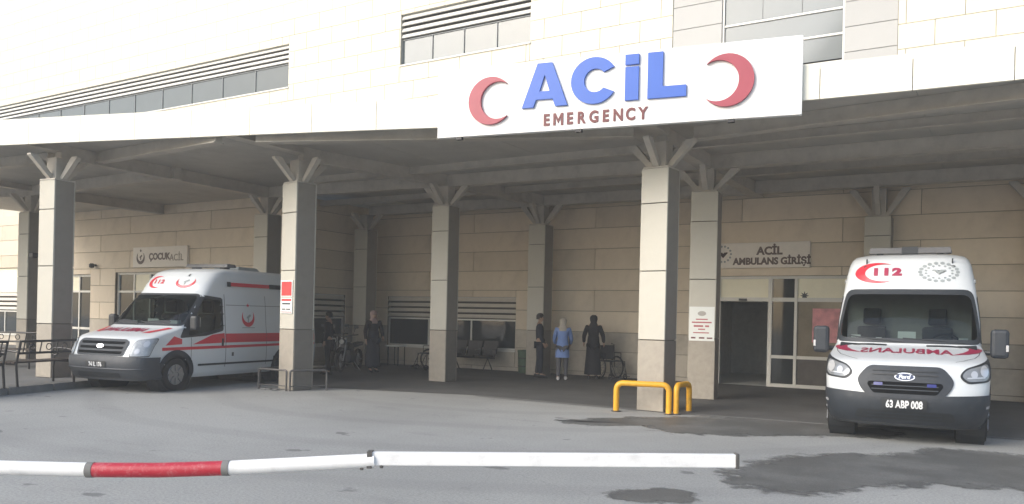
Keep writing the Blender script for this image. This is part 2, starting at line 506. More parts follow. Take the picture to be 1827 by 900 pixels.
# raised sidewalk at the left with kerbstones
SW = 0.12
KERB = [(-14.45, 4.9), (-15.87, 9.8), (-15.87, 17.0)]
q = [(-60, 4.9)] + KERB + [(-60, 17.0)]
sw = MB(); sw.prism([(a - .078, b) if k in (1, 2, 3) else (a, b) for k, (a, b) in enumerate(q)], lambda u, v, d: (u, v, d), 0, SW)
swo = structure(sw.build('sidewalk', M_SIDEWALK))
kb = MB(); kb.span(-.075, .075, -.49, .49, 0, SW + .012)
km = kb.mesh('kerbstone', M_CONC)
for (a, b) in zip(KERB, KERB[1:]):
    d = Vector(b) - Vector(a); n = int(d.length / 1.0)
    for i in range(n):
        c = Vector(a) + d * ((i + .5) / n)
        mesh_obj('kerbstone', km, swo, (c.x, c.y, 0), (0, 0, math.atan2(d.y, d.x) - PI / 2))

# wet marks drying on the asphalt
wets = [
    [(-2.35, 8.45), (-2.05, 8.0), (-1.55, 7.98), (-1.25, 8.45), (-.75, 9.1), (.1, 9.5), (1.0, 9.3), (2.4, 9.6), (2.6, 12.4), (1.2, 12.0), (.2, 12.0), (-.55, 11.9), (-.95, 11.2), (-1.2, 10.8), (-1.75, 10.5), (-2.2, 9.6), (-2.3, 9.0)],
    [(-5.75, 11.25), (-5.1, 11.2), (-4.6, 11.55), (-3.95, 11.2), (-3.0, 11.6), (-2.2, 12.25), (-1.5, 12.6), (-1.3, 13.3), (-2.6, 13.7), (-4.1, 13.25), (-4.9, 12.5), (-5.5, 11.75)],
    [(-2.98, 6.82), (-2.66, 6.78), (-2.36, 6.98), (-2.42, 7.18), (-2.62, 7.30), (-2.82, 7.12)],
]
def wet_material():
    m = bpy.data.materials.new('wet_asphalt'); m.use_nodes = True
    nt = m.node_tree; b = nt.nodes['Principled BSDF']
    tc = nt.nodes.new('ShaderNodeTexCoord')
    def nz(s, d):
        n = nt.nodes.new('ShaderNodeTexNoise'); n.inputs['Scale'].default_value = s; n.inputs['Detail'].default_value = d; n.inputs['Roughness'].default_value = .65
        nt.links.new(tc.outputs['Object'], n.inputs['Vector']); return n.outputs[0]
    def mrange(src, a, c, d, e_):
        n = nt.nodes.new('ShaderNodeMapRange'); n.interpolation_type = 'SMOOTHSTEP'
        for k, q in enumerate((a, c, d, e_)): n.inputs[k + 1].default_value = q
        nt.links.new(src, n.inputs[0]); return n.outputs[0]
    def math_(op, a, c):
        n = nt.nodes.new('ShaderNodeMath'); n.operation = op
        for k, q in enumerate((a, c)):
            if isinstance(q, float): n.inputs[k].default_value = q
            else: nt.links.new(q, n.inputs[k])
        return n.outputs[0]
    mx = nt.nodes.new('ShaderNodeMix'); mx.data_type = 'RGBA'
    mx.inputs[6].default_value = (.115, .116, .110, 1); mx.inputs[7].default_value = (.175, .176, .167, 1)
    nt.links.new(mrange(nz(1.3, 6), .4, .7, 0, 1), mx.inputs[0])
    g_ = nt.nodes.new('ShaderNodeMix'); g_.data_type = 'RGBA'; g_.blend_type = 'MULTIPLY'; g_.inputs[0].default_value = .6
    gr_ = nt.nodes.new('ShaderNodeCombineColor')
    gg_ = mrange(nz(60, 3), .3, .7, .55, 1.3)
    for k in range(3): nt.links.new(gg_, gr_.inputs[k])
    nt.links.new(mx.outputs[2], g_.inputs[6]); nt.links.new(gr_.outputs[0], g_.inputs[7])
    nt.links.new(g_.outputs[2], b.inputs['Base Color'])
    b.inputs['Roughness'].default_value = .5
    at = nt.nodes.new('ShaderNodeAttribute'); at.attribute_name = 'wet'
    w = math_('ADD', at.outputs['Fac'], math_('MULTIPLY', math_('SUBTRACT', nz(3.4, 9), .5), 1.9))
    al = mrange(w, .25, .72, 0, .9)
    nt.links.new(al, b.inputs['Alpha'])
    return m
M_WETA = wet_material()
for i, w in enumerate(wets):
    pts = [Vector(q_) for q_ in smooth_closed(w, 7)]
    n = len(pts); area = sum(pts[k].x * pts[(k + 1) % n].y - pts[(k + 1) % n].x * pts[k].y for k in range(n))
    sg = 1 if area > 0 else -1
    e0, e1 = (.22, .36) if i < 2 else (.06, .20)
    inn, out = [], []
    for k in range(n):
        d_ = (pts[(k + 1) % n] - pts[k - 1]).normalized(); nn = Vector((d_.y, -d_.x)) * sg
        inn.append(pts[k] - nn * e0); out.append(pts[k] + nn * e1)
    z = .004
    me_ = MB(); me_.add([(q_.x, q_.y, z) for q_ in inn + out], [tuple(range(n))] + [(k, (k + 1) % n, n + (k + 1) % n, n + k) for k in range(n)])
    o = me_.build('wet_patch', M_WETA); o['kind'] = 'stuff'
    at_ = o.data.attributes.new('wet', 'FLOAT', 'POINT')
    at_.data.foreach_set('value', [1.0] * n + [0.0] * n)

# ================================================================== hospital building
building = thing('hospital_building', 'tall hospital block with ivory stone cladding behind the entrance canopy', 'building')
PANEL_CACHE = {}
def panel_mesh(w, h, m, t=0.03):
    k = (round(w, 3), round(h, 3), m.name, t)
    if k not in PANEL_CACHE:
        c = 0.006; a, b_ = w / 2, h / 2
        mb = MB()
        mb.add([(-a, 0, -b_), (a, 0, -b_), (a, 0, b_), (-a, 0, b_), (-a, -t + c, -b_), (a, -t + c, -b_), (a, -t + c, b_), (-a, -t + c, b_),
                (-a + c, -t, -b_ + c), (a - c, -t, -b_ + c), (a - c, -t, b_ - c), (-a + c, -t, b_ - c)],
               [(3, 2, 1, 0), (0, 1, 5, 4), (1, 2, 6, 5), (2, 3, 7, 6), (3, 0, 4, 7), (4, 5, 9, 8), (5, 6, 10, 9), (6, 7, 11, 10), (7, 4, 8, 11), (8, 9, 10, 11)])
        PANEL_CACHE[k] = mb.mesh('cladding_panel', m)
    return PANEL_CACHE[k]

def subtract(rect, holes):
    rs = [rect]
    for (a0, a1, b0, b1) in holes:
        nx = []
        for (u0, u1, z0, z1) in rs:
            if a1 <= u0 or a0 >= u1 or b1 <= z0 or b0 >= z1:
                nx.append((u0, u1, z0, z1)); continue
            if a0 > u0: nx.append((u0, a0, z0, z1))
            if a1 < u1: nx.append((a1, u1, z0, z1))
            mu0, mu1 = max(u0, a0), min(u1, a1)
            if b0 > z0: nx.append((mu0, mu1, z0, b0))
            if b1 < z1: nx.append((mu0, mu1, b1, z1))
        rs = nx
    return rs

def wall(name, parent, org, rz, u0, u1, z0, z1, holes, rows, pw, matfn, thick=0.22, single=lambda u, z: True, stagger=0.5, back=None):
    """backing wall with real openings, clad with panels one by one; beyond `single` they join one part"""
    fr = Matrix.Translation(org) @ Matrix.Rotation(rz, 4, 'Z')
    mb = MB()
    us = sorted({u0, u1} | {h[0] for h in holes} | {h[1] for h in holes})
    zs = sorted({z0, z1} | {h[2] for h in holes} | {h[3] for h in holes})
    us = [u for u in us if u0 <= u <= u1]; zs = [z for z in zs if z0 <= z <= z1]
    for i in range(len(us) - 1):
        for j in range(len(zs) - 1):
            cu, cz = (us[i] + us[i + 1]) / 2, (zs[j] + zs[j + 1]) / 2
            if any(h[0] < cu < h[1] and h[2] < cz < h[3] for h in holes): continue
            mb.span(us[i], us[i + 1], 0.0, thick, zs[j], zs[j + 1])
    w = mb.build(name, back or M_JOINT, parent, loc=org, rot=(0, 0, rz))
    rest = MB(); g_ = 0.006
    for r in range(len(rows) - 1):
        b0, b1 = rows[r], rows[r + 1]
        u = u0 - (pw * stagger if r % 2 else 0.0)
        while u < u1:
            rect = (max(u, u0), min(u + pw, u1), b0, b1)
            u += pw
            if rect[1] - rect[0] < 0.05: continue
            for (a0, a1, c0, c1) in subtract(rect, holes):
                if a1 - a0 < 0.04 or c1 - c0 < 0.04: continue
                m = matfn((a0 + a1) / 2, (c0 + c1) / 2)
                ww, hh = a1 - a0 - 2 * g_, c1 - c0 - 2 * g_
                if single((a0 + a1) / 2, (c0 + c1) / 2):
                    mesh_obj('cladding_panel', panel_mesh(ww, hh, m), w, ((a0 + a1) / 2, 0, (c0 + c1) / 2))
                else:
                    rest.span(a0 + g_, a1 - g_, -0.03, 0.0, c0 + g_, c1 - g_)
    if rest.v:
        o = rest.build('cladding', matfn(u0, z1), w); o['kind'] = 'stuff'
    return w

def window_band(parent, org, rz, u0, u1, zs, zg, zt, cells, pane_m, nslat, frame_m=None, rec=0.10, slat_m=None, t=0.05):
    """glass band with a louvre of separate slats above it, set back in its opening"""
    frame_m = frame_m or M_FRAME; slat_m = slat_m or M_LOUVRE
    f = MB()
    f.span(u0, u1, rec - .04, rec + .04, zs, zs + t)
    f.span(u0, u1, rec - .04, rec + .04, zg - t, zg)
    f.span(u0, u1, rec - .04, rec + .04, zt - .03, zt)
    xs = [u0 + (u1 - u0) * k / cells for k in range(cells + 1)]
    for k, x in enumerate(xs):
        a = x if k == 0 else (x - t if k == cells else x - t / 2)
        f.span(a, a + t, rec - .038, rec + .038, zs + t, zg - t)
    w = f.build('window', frame_m, parent, loc=org, rot=(0, 0, rz))
    for k in range(cells):
        pb = MB(); pb.span(xs[k] + .02, xs[k + 1] - .02, rec - .008, rec + .008, zs + .02, zg - .02)
        pb.build('pane', pane_m, w)
    if nslat:
        hgt = (zt - zg) / nslat
        for k in range(nslat):
            zc = zg + hgt * (k + .5)
            sb = MB(); mt = Matrix.Rotation(R(-28), 4, 'X')
            sb.box((u0 + u1) / 2, 0.045, zc, u1 - u0 - .012, 0.03, hgt * 0.66, mt)
            sb.build('slat', slat_m, w)
        lb = MB(); lb.span(u0, u1, rec + .06, rec + .09, zg, zt)
        lb.build('louvre_back', M_JOINT, w)
    sl = MB(); sl.span(u0 - .03, u1 + .03, -.07, rec - .05, zs - .05, zs - .002)
    sl.build('sill', M_FRAME, w)
    return w

YR, YL, XC = 20.8, 17.0, -18.0
PH = 0.585
# --- upper facade
up_holes = [(-42.0, -22.07, 9.7, 11.25), (-16.95, -12.07, 9.75, 11.4), (-6.33, -3.34, 7.95, 13.0)]
def fac_m(u, z):
    return M_GREYPANEL if (-7.66 < u < -6.33 or -3.34 < u < -2.17) and z < 13 else M_FACADE
rows = [5.1 + PH * k for k in range(22)]
# panels must break on the grey strips: cut them out of the ivory grid and clad them apart
grey = [(-7.66, -6.33, 5.1, 13.0), (-3.34, -2.17, 5.1, 13.0)]
wall('facade_wall', building, (0, YR, 0), 0, -50.0, 7.2, 5.1, rows[-1], up_holes + grey, rows, 1.2, lambda u, z: M_FACADE,
     single=lambda u, z: u > -23.5 and 6.8 < z < 12.2, back=mat('facade_joint', (0.42, 0.40, 0.33), 0.8))
for (a0, a1, b0, b1) in grey:
    wall('grey_strip', building, (0, YR + .02, 0), 0, a0, a1, b0, b1, [], [b0 + (b1 - b0) * k / 13 for k in range(14)], a1 - a0 + .01, lambda u, z: M_GREYPANEL, stagger=0)
window_band(building, (0, YR, 0), 0, -42.0, -22.07, 9.7, 10.57, 11.25, 11, M_PANE, 4, frame_m=M_MULL, slat_m=M_FRAME, t=.025)
window_band(building, (0, YR, 0), 0, -16.95, -12.07, 9.75, 10.6, 11.4, 4, M_PANE, 4, frame_m=M_MULL, slat_m=M_FRAME, t=.025)
# glazed bay between the grey strips
bw = MB()
for z in (7.95, 8.62, 9.24, 10.4, 11.6, 12.94):
    bw.span(-6.33, -3.34, .05, .15, z, z + .05)
for x in (-6.33, -3.39):
    bw.span(x, x + .05, .03, .17, 7.95, 13.0)
bwo = bw.build('bay_window', M_FRAME, building, loc=(0, YR, 0))
zz = [8.0, 8.62, 9.24, 10.4, 11.6, 12.94]
for j in range(5):
    nx = 3 if j > 1 else 1
    for k in range(nx):
        w_ = 2.89 / nx
        pb = MB(); pb.span(-6.28 + w_ * k + .006, -6.28 + w_ * (k + 1) - .006, .09, .105, zz[j] + .052, zz[j + 1] - .002)
        pb.build('pane', M_PANE, bwo)
# dark rooms behind the upper openings are closed off by a rear wall
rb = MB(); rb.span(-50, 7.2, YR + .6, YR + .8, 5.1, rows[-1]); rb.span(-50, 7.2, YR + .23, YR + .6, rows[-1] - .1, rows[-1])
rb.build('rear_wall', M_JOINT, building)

# --- ground floor wall at the back of the porch
low_rows = [0.0, 0.12, 0.12 + PH, 1.24] + [1.24 + PH * (k + 1) for k in range(6)] + [5.1]
def low_m(u, z): return M_WALLLOW if z < 1.24 else M_WALL
bk_holes = [(-17.27, -12.36, 0.62, 2.2), (-6.30, -2.75, 0.0, 2.78)]
wall('back_wall', building, (0, YR, 0), 0, XC, 7.2, 0, 5.1, bk_holes, low_rows, 4.1, low_m, stagger=0.41, back=M_JOINTB)
window_band(building, (0, YR, 0), 0, -17.27, -12.36, 0.62, 1.53, 2.2, 3, M_PANEDARK, 4)
# --- wall of the left wing and its return
lw_holes = [(-36.2, -32.05, 0.55, 3.1), (-30.0, -27.65, 0.12, 2.8), (-26.2, -22.6, 0.12, 2.85)]
wall('wing_wall', building, (0, YL, 0), 0, -50, XC, 0, 5.1, lw_holes, low_rows, 4.1, low_m, stagger=0.41, back=M_JOINTB, single=lambda u, z: u > -38)
rt_holes = [(0.75, 2.55, 0.62, 2.2)]
wall('return_wall', building, (XC, YL, 0), PI / 2, 0.0, YR - YL, 0, 5.1, rt_holes, low_rows, 3.9, low_m, stagger=0, back=M_JOINTB)
window_band(building, (XC, YL, 0), PI / 2, 0.75, 2.55, 0.62, 1.5, 2.2, 1, M_PANEDARK, 4)
window_band(building, (0, YL, 0), 0, -36.2, -32.05, 0.55, 1.45, 2.15, 3, M_PANEDARK, 4)
ub = MB(); ub.span(-36.2, -32.05, .02, .08, 2.16, 2.42); ub.span(-36.2, -32.05, .05, .07, 2.42, 3.1)
ub.build('blind', M_CREAMLIT, building, loc=(0, YL, 0))

def glazed_door(parent, org, u0, u1, z0, z1, leaves, panes, transom, closed=True):
    """white framed glazed entrance: each leaf with its rails, each pane apart"""
    t = 0.07
    d = MB()
    d.span(u0, u0 + t, .06, .14, z0, z1); d.span(u1 - t, u1, .06, .14, z0, z1)
    d.span(u0 + t, u1 - t, .062, .138, z1 - t, z1)
    d.span(u0 + t, u1 - t, .062, .138, transom - t / 2, transom + t / 2)
    ws = (u1 - u0 - 2 * t) / leaves
    for k in range(1, leaves):
        x = u0 + t + ws * k
        d.span(x - t / 2, x + t / 2, .058, .142, z0, z1 - t)
    for k in range(leaves):
        x0 = u0 + t + ws * k; x1 = x0 + ws
        d.span(x0 + (t / 2 if k else 0), x1 - (t / 2 if k < leaves - 1 else 0), .064, .136, z0, z0 + .08)
        d.span(x0 + (t / 2 if k else 0), x1 - (t / 2 if k < leaves - 1 else 0), .064, .136, z0 + .72, z0 + .80)
    f = d.build('door', M_FRAME, parent, loc=org)
    for k in range(leaves):
        x0 = u0 + t + ws * k + .03; x1 = x0 + ws - .06
        for (a, b_) in ((z0 + .06, z0 + .74), (z0 + .78, transom - .02), (transom + .02, z1 - .05)):
            pb = MB(); pb.span(x0, x1, .094, .106, a, b_)
            pb.build('pane', panes[k % len(panes)] if a < transom else (M_PANEDARK if k % 2 == 0 else M_CREAMLIT), f)
    h = MB(); h.tube([(u0 + t + ws - .08, .04, z0 + .9), (u0 + t + ws - .08, .0, z0 + .95), (u0 + t + ws - .08, .0, z0 + 1.25), (u0 + t + ws - .08, .04, z0 + 1.3)], .014, 8)
    h.build('handle', M_RAILGREY, f)
    return f
glazed_door(building, (0, YL, 0), -30.0, -27.65, .12, 2.8, 3, [M_PANEDARK], 2.2)
glazed_door(building, (0, YL, 0), -26.2, -22.6, .12, 2.85, 4, [M_PANEDARK], 2.2)

# --- ambulance entrance: open doorway, side light and second leaf with a poster
ent = MB(); t = .07
ent.span(-6.30, -2.75, .05, .15, 2.14, 2.24)
ent.span(-6.30, -2.75, .05, .15, 2.71, 2.78)
for x in (-6.30, -5.02, -4.38, -2.82):
    ent.span(x, x + t + (.03 if x == -5.02 else 0), .045, .155, 0.0, 2.71)
for (a, b_) in ((-4.92, -4.38), (-4.31, -2.82)):
    ent.span(a, b_, .052, .148, 0, .09); ent.span(a, b_, .052, .148, .72, .80)
ento = ent.build('entrance_frame', M_FRAME, building, loc=(0, YR, 0))
for (a, b_, z0, z1, m) in ((-4.92, -4.38, .07, .74, M_PANEDARK), (-4.92, -4.38, .78, 2.16, M_PANEDARK), (-4.92, -4.38, 2.22, 2.73, M_PANEDARK),
                           (-4.31, -2.82, .07, .74, mat('grey_pane', (0.12, .11, .10), .15, noise=.1)), (-4.31, -2.82, .78, 2.16, mat('brown_pane', (0.22, .19, .14), .15, noise=.15, nscale=3)),
                           (-4.31, -2.82, 2.22, 2.73, M_CREAMLIT), (-6.25, -5.0, 2.22, 2.73, M_CREAMLIT)):
    pb = MB(); pb.span(a - .01, b_ + .01, .094, .106, z0, z1); pb.build('pane', m, ento)
ds = MB(); ds.span(-5.75, -5.55, .02, .05, 2.15, 2.21); ds.build('door_sensor', M_PLASTIC2, ento)
# room behind the open doorway
rm = MB()
for s_ in ((-7.4, -7.3, .22, 5.0, 0, 2.9), (-2.6, -2.5, .22, 5.0, 0, 2.9), (-7.3, -2.6, 4.9, 5.0, 0, 2.9), (-7.3, -2.6, .22, 4.9, 2.8, 2.9), (-7.3, -2.6, .22, 4.9, -.1, .002)):
    rm.span(*s_)
rm.build('lobby', mat('lobby_wall', (0.62, 0.62, 0.58), .7, noise=.1), building, loc=(0, YR, 0))
ps = MB(); ps.span(-3.95, -3.2, 0.074, .09, 1.15, 1.98)
tag(ps.build('poster', M_POSTPINK, loc=(0, YR, 0)), 'pink poster on the glazed leaf of the ambulance entrance', 'poster')
for i, (x, z, s_) in enumerate(((-3.05, 2.55, .12), (-4.15, 2.29, .11))):
    st_ = MB(); st_.prism(star(s_, 8), lambda u, v, d: (x + u, d, z + v), .080, .092)
    tag(st_.build('sticker', M_INK, loc=(0, YR, 0)), ('dark flower shaped sticker high on the transom over the ambulance entrance' if i == 0 else 'small dark sticker low on the transom over the ambulance entrance'), 'sticker')

# ================================================================== columns
def haunch(mb, dirx, diry, z0, z1, reach, r0, th):
    """tapered steel wing from the column head out to the beams"""
    d = Vector((dirx, diry, 0)).normalized(); s_ = Vector((-d.y, d.x, 0))
    prof = [(r0 - .09, z0), (r0 + .02, z0), (reach + .05, z1 - .03), (reach + .05, z1), (reach - .12, z1)]
    mb.prism(prof, lambda u, v, w: d * u + s_ * w + Vector((0, 0, v)), -th / 2, th / 2)

def column(label, x, y, rz=0.0, w=0.52, base=0.0, top=4.27, group=None, heads=True, ztop=4.755):
    t = thing('clad_column', label, 'column', (x, y, base), rz, group)
    top -= base; ztop -= base
    c = MB(); c.span(-w / 2 + .03, w / 2 - .03, -w / 2 + .03, w / 2 - .03, 0, top)
    c.build('core', M_JOINT, t)
    js = [0.0] + [z - base for z in (1.25, 2.46, 3.65)] + [top]
    for k in range(4):
        h = js[k + 1] - js[k] - .016
        for q in (0, 2):
            a = q * PI / 2
            off = Matrix.Rotation(a, 3, 'Z') @ Vector((0, -w / 2 + .03, 0))
            mesh_obj('panel', panel_mesh(w - .004, h, M_COLLOW if k == 0 else M_COLP), t, (off.x, off.y, (js[k] + js[k + 1]) / 2), (0, 0, a))
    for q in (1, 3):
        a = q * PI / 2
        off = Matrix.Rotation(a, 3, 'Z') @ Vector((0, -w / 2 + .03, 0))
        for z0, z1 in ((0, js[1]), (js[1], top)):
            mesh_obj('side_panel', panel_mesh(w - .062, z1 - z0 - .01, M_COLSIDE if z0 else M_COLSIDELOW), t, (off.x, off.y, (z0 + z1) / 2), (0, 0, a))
    if heads:
        st = MB(); st.span(-.15, .15, -.15, .15, top, ztop - .004); st.span(-.24, .24, -.24, .24, top, top + .025)
        st.build('head_post', M_STEEL, t)
        for (dx, dy) in ((1, 0), (-1, 0), (0, 1), (0, -1)):
            hb = MB(); haunch(hb, dx, dy, top + .03, ztop, .60, .19, .11)
            hb.build('bracket', M_STEEL, t)
    return t
CA, CB, CC, CD, CE, CF = (-17.22, 9.80), (-12.55, 12.2), (-11.68, 16.2), (-11.12, 20.0), (-5.22, 13.72), (-5.28, 16.55)
CA2, CX, CL, CM = (-17.4, 15.75), (-17.35, 19.75), (-23.7, 12.8), (1.1, 16.7)
column('clad column on the raised sidewalk beside the black benches', *CA, rz=R(6), base=SW, w=.48)
column('clad column with the red poster, hoop rail at its foot, beside the ambulance', *CB, rz=R(-9), w=.50)
column('clad column in front of the long dark window behind the porch', *CC, w=.49)
column('clad column close to the back wall beside the green bin', *CD, top=4.2)
column('bright clad column inside the yellow guard hoops', *CE, rz=R(-4), w=.51)
column('clad column with the white notice beside the ambulance entrance', *CF, rz=R(8), w=.55)
column('shaded clad column behind the red striped ambulance', *CA2)
column('shaded clad column in the corner of the porch behind the motorcycle', *CX)
column('clad column behind the sidewalk, beside the louvred wing window', *CL, base=SW)
column('clad pilaster between the ambulance entrance and the plain wall', -2.45, 20.5, w=.56, top=4.1)
column('clad pilaster at the far end of the plain wall beyond the ambulance', .75, 20.5, w=.56, top=4.15)

# ================================================================== canopy
canopy = thing('entrance_canopy', 'curved entrance canopy with pale fascia and grey steel beams', 'canopy')
FR = [(-30.5, 5.05), (-24, 7.0), (-17.71, 8.87), (-15.62, 9.45), (-13.71, 10.02), (-11.89, 10.54), (-10.19, 11.05), (-8.5, 11.58), (-5.6, 12.16), (-2.6, 12.53), (-1.12, 12.65), (.21, 12.72), (3.5, 12.75), (7.6, 12.7)]
def front_y(x):
    for (a, b_) in zip(FR, FR[1:]):
        if a[0] <= x <= b_[0]:
            return a[1] + (b_[1] - a[1]) * (x - a[0]) / (b_[0] - a[0])
    return FR[0][1] if x < FR[0][0] else FR[-1][1]
ZF0, ZF1, ZS = 4.90, 5.42, 5.04
# fascia panels
xs = []; x = -30.4
while x < 7.5:
    xs.append(x); x += 1.22
for a, b_ in zip(xs, xs[1:]):
    mb = MB(); mb.beam((a + .006, front_y(a), (ZF0 + ZF1) / 2), (b_ - .006, front_y(b_), (ZF0 + ZF1) / 2), .06, ZF1 - ZF0)
    mb.build('fascia_panel', M_FASCIA, canopy)
# soffit in strips and roof deck
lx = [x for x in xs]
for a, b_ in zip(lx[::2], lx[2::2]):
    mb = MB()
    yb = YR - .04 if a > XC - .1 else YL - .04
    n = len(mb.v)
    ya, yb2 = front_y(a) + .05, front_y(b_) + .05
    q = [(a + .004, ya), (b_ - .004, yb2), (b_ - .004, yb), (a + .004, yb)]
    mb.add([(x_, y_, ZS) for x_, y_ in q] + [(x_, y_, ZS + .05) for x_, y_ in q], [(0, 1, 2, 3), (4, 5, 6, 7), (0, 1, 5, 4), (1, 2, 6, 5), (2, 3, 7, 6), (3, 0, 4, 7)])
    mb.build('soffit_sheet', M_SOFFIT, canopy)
rd = MB()
for a, b_ in zip(xs, xs[1:]):
    q = [(a, front_y(a) + .04), (b_, front_y(b_) + .04), (b_, YR - .06), (a, YR - .06)]
    rd.add([(x_, y_, ZF1 - .06) for x_, y_ in q], [(0, 1, 2, 3)])
rd.build('roof_deck', M_SOFFIT, canopy)
def cbeam(p, q, w=.20, z0=4.70, z1=None):
    z1 = z1 or ZS - .002
    mb = MB(); mb.beam((*p, (z0 + z1) / 2), (*q, (z0 + z1) / 2), w, z1 - z0)
    # bottom flange, a little wider
    mb.beam((*p, z0 - .012), (*q, z0 - .012), w + .07, .022)
    mb.build('beam', M_STEEL, canopy)
def ext(p, q, e):
    d = (Vector(q) - Vector(p)).normalized() * e
    return (q[0] + d.x, q[1] + d.y)
# cross beams from the fascia over each column line to the wall
def fpt(x): return (x, front_y(x) + .06)
ZB = 4.775
cbeam(fpt(-12.55), CB, z0=ZF0 + .015); cbeam(CB, CC, z0=ZB); cbeam(CC, CD, z0=ZB); cbeam(CD, (CD[0], YR - .05), z0=ZB)
cbeam(fpt(CA[0]), CA, z0=ZF0 + .015); cbeam(CA, CA2, z0=ZB); cbeam(CA2, (CA2[0], YL - .06), z0=ZB)
cbeam(fpt(CE[0]), CE, z0=ZF0 + .015); cbeam(CE, CF, z0=ZB); cbeam(CF, (CF[0], YR - .05), z0=ZB)
cbeam(fpt(CL[0]), CL, z0=ZF0 + .015); cbeam(CL, (CL[0], YL - .06), z0=ZB)
cbeam((.9, 13.6), (.9, YR - .05), z0=ZB)
# long beams along the rows
ZB2 = 4.771
cbeam(CA2, CC, z0=ZB2); cbeam(CC, CF, z0=ZB2); cbeam(CF, (7.4, 16.7), z0=ZB2)
cbeam((-17.3, 19.9), (CD[0], 20.05), z0=ZB2); cbeam((CD[0], 20.05), (7.4, 20.1), z0=ZB2)
cbeam((-30, 11.6), CL, z0=ZB2); cbeam(CL, (-17.05, 12.6), z0=ZB2)
# raking edge beams that tie the front columns to the fascia
ZB3 = 4.83
cbeam((CA[0] - 1.2, 10.75), (-12.9, 10.42), w=.16, z0=ZB3)
cbeam((-12.2, 10.75), (-5.6, 13.35), w=.16, z0=ZB3)
cbeam((-4.7, 14.0), (.6, 13.45), w=.16, z0=ZB3); cbeam((.6, 13.45), (7.4, 13.4), w=.16, z0=ZB3)
cbeam((-29.5, 9.4), (CA[0] - 1.0, 10.2), w=.16, z0=ZB3)
# purlins between the rows
for yy in (15.0, 18.3):
    cbeam((-15.5 if yy < 16 else -17.9, yy), (7.4, yy), w=.10, z0=4.90)

# ================================================================== main sign
def curve_mesh(polys, depth, bevel=0.0):
    cu = bpy.data.curves.new('shape', 'CURVE'); cu.dimensions = '2D'; cu.fill_mode = 'BOTH'
    cu.extrude = depth / 2; cu.bevel_depth = bevel; cu.bevel_resolution = 1
    for poly in polys:
        sp = cu.splines.new('POLY'); sp.points.add(len(poly) - 1)
        for k, (x_, y_) in enumerate(poly): sp.points[k].co = (x_, y_, 0, 1)
        sp.use_cyclic_u = True
    o = bpy.data.objects.new('shape', cu); COL.objects.link(o)
    dg = bpy.context.evaluated_depsgraph_get()
    me = bpy.data.meshes.new_from_object(o.evaluated_get(dg))
    bpy.data.objects.remove(o)
    return me
def shape(name, polys, depth, m, parent, loc, rot, bevel=0.0):
    me = curve_mesh(polys, depth, bevel); me.materials.clear(); me.materials.append(m)
    return mesh_obj(name, me, parent, loc, rot)

SA, SB = Vector((-8.43, 11.38, 4.67)), Vector((-2.56, 12.40, 4.67))
SLEN = (SB - SA).length; SANG = math.atan2(SB.y - SA.y, SB.x - SA.x)
sign = thing('emergency_sign', 'large white sign with blue lettering and two red crescents on the canopy fascia', 'sign', SA, SANG)
sb = MB(); sb.span(0, SLEN, 0, .10, 0, 1.17); sb.build('sign_panel', M_WHITE, sign, bevel=.008)
sb = MB()
for u in (.35, 2.0, 3.9, 5.5): sb.span(u - .03, u + .03, .10, .19, .3, .6)
sb.build('mount', M_STEEL, sign)
for u in (.42, 2.55, 4.95):
    lb = MB(); lb.span(u - .05, u + .05, -.02, .06, -.05, -.002); lb.build('clip', M_BLACKMETAL, sign)
ROT_SIGN = (PI / 2, 0, 0)
D = .04
def at_sign(u, v): return (u, -D / 2 - .002, v)
Hh = .72; v0 = .395
A_ = [[(0, 0), (.20, 0), (.245, .125), (.535, .125), (.58, 0), (.79, 0), (.515, .72), (.265, .72)], [(.30, .255), (.48, .255), (.39, .53)]]
def arc(cx, cy, rx, ry, a0, a1, n):
    return [(cx + rx * math.cos(a0 + (a1 - a0) * k / n), cy + ry * math.sin(a0 + (a1 - a0) * k / n)) for k in range(n + 1)]
C_ = [arc(.38, .36, .385, .375, R(32), R(328), 30) + arc(.40, .36, .185, .19, R(318), R(42), 22)]
I1 = [[(0, 0), (.215, 0), (.215, .525), (0, .525)]]
I2 = [[(0, .565), (.215, .565), (.215, .72), (0, .72)]]
L_ = [[(0, 0), (.60, 0), (.60, .175), (.235, .175), (.235, .72), (0, .72)]]
for nm, sh, u in (('letter', A_, 1.57), ('letter', C_, 2.42), ('letter', L_, 3.67)):
    shape(nm, sh, D, M_BLUE, sign, at_sign(u, v0), ROT_SIGN, .002)
lt = shape('letter', I1, D, M_BLUE, sign, at_sign(3.31, v0), ROT_SIGN, .002)
shape('letter_dot', I2, D, M_BLUE, lt, (0, 0, 0), (0, 0, 0), .004)
word = 'EMERGENCY'
for k, ch in enumerate(word):
    if ch == 'M':
        me = curve_mesh([[(-.085, -.1), (-.045, -.1), (-.045, .03), (0, -.07), (.045, .03), (.045, -.1), (.085, -.1), (.085, .1), (.045, .1), (0, .0), (-.045, .1), (-.085, .1)]], .01)
    else:
        me = text_mesh(ch, .26, bold=.010, extrude=.005, sx=.84)
    me.materials.clear(); me.materials.append(M_MAROON)
    u = 2.00 + (3.60 - 2.00) * k / (len(word) - 1)
    mesh_obj('letter', me, sign, (u, -.008, .183), ROT_SIGN)
shape('crescent', [crescent(.40, .315, .135, 0.0)], .05, M_REDSIGN, sign, (1.005, -.028, .565), ROT_SIGN, .002)
shape('crescent', [crescent(.40, .315, .135, PI)], .05, M_REDSIGN, sign, (4.88, -.028, .585), ROT_SIGN, .002)

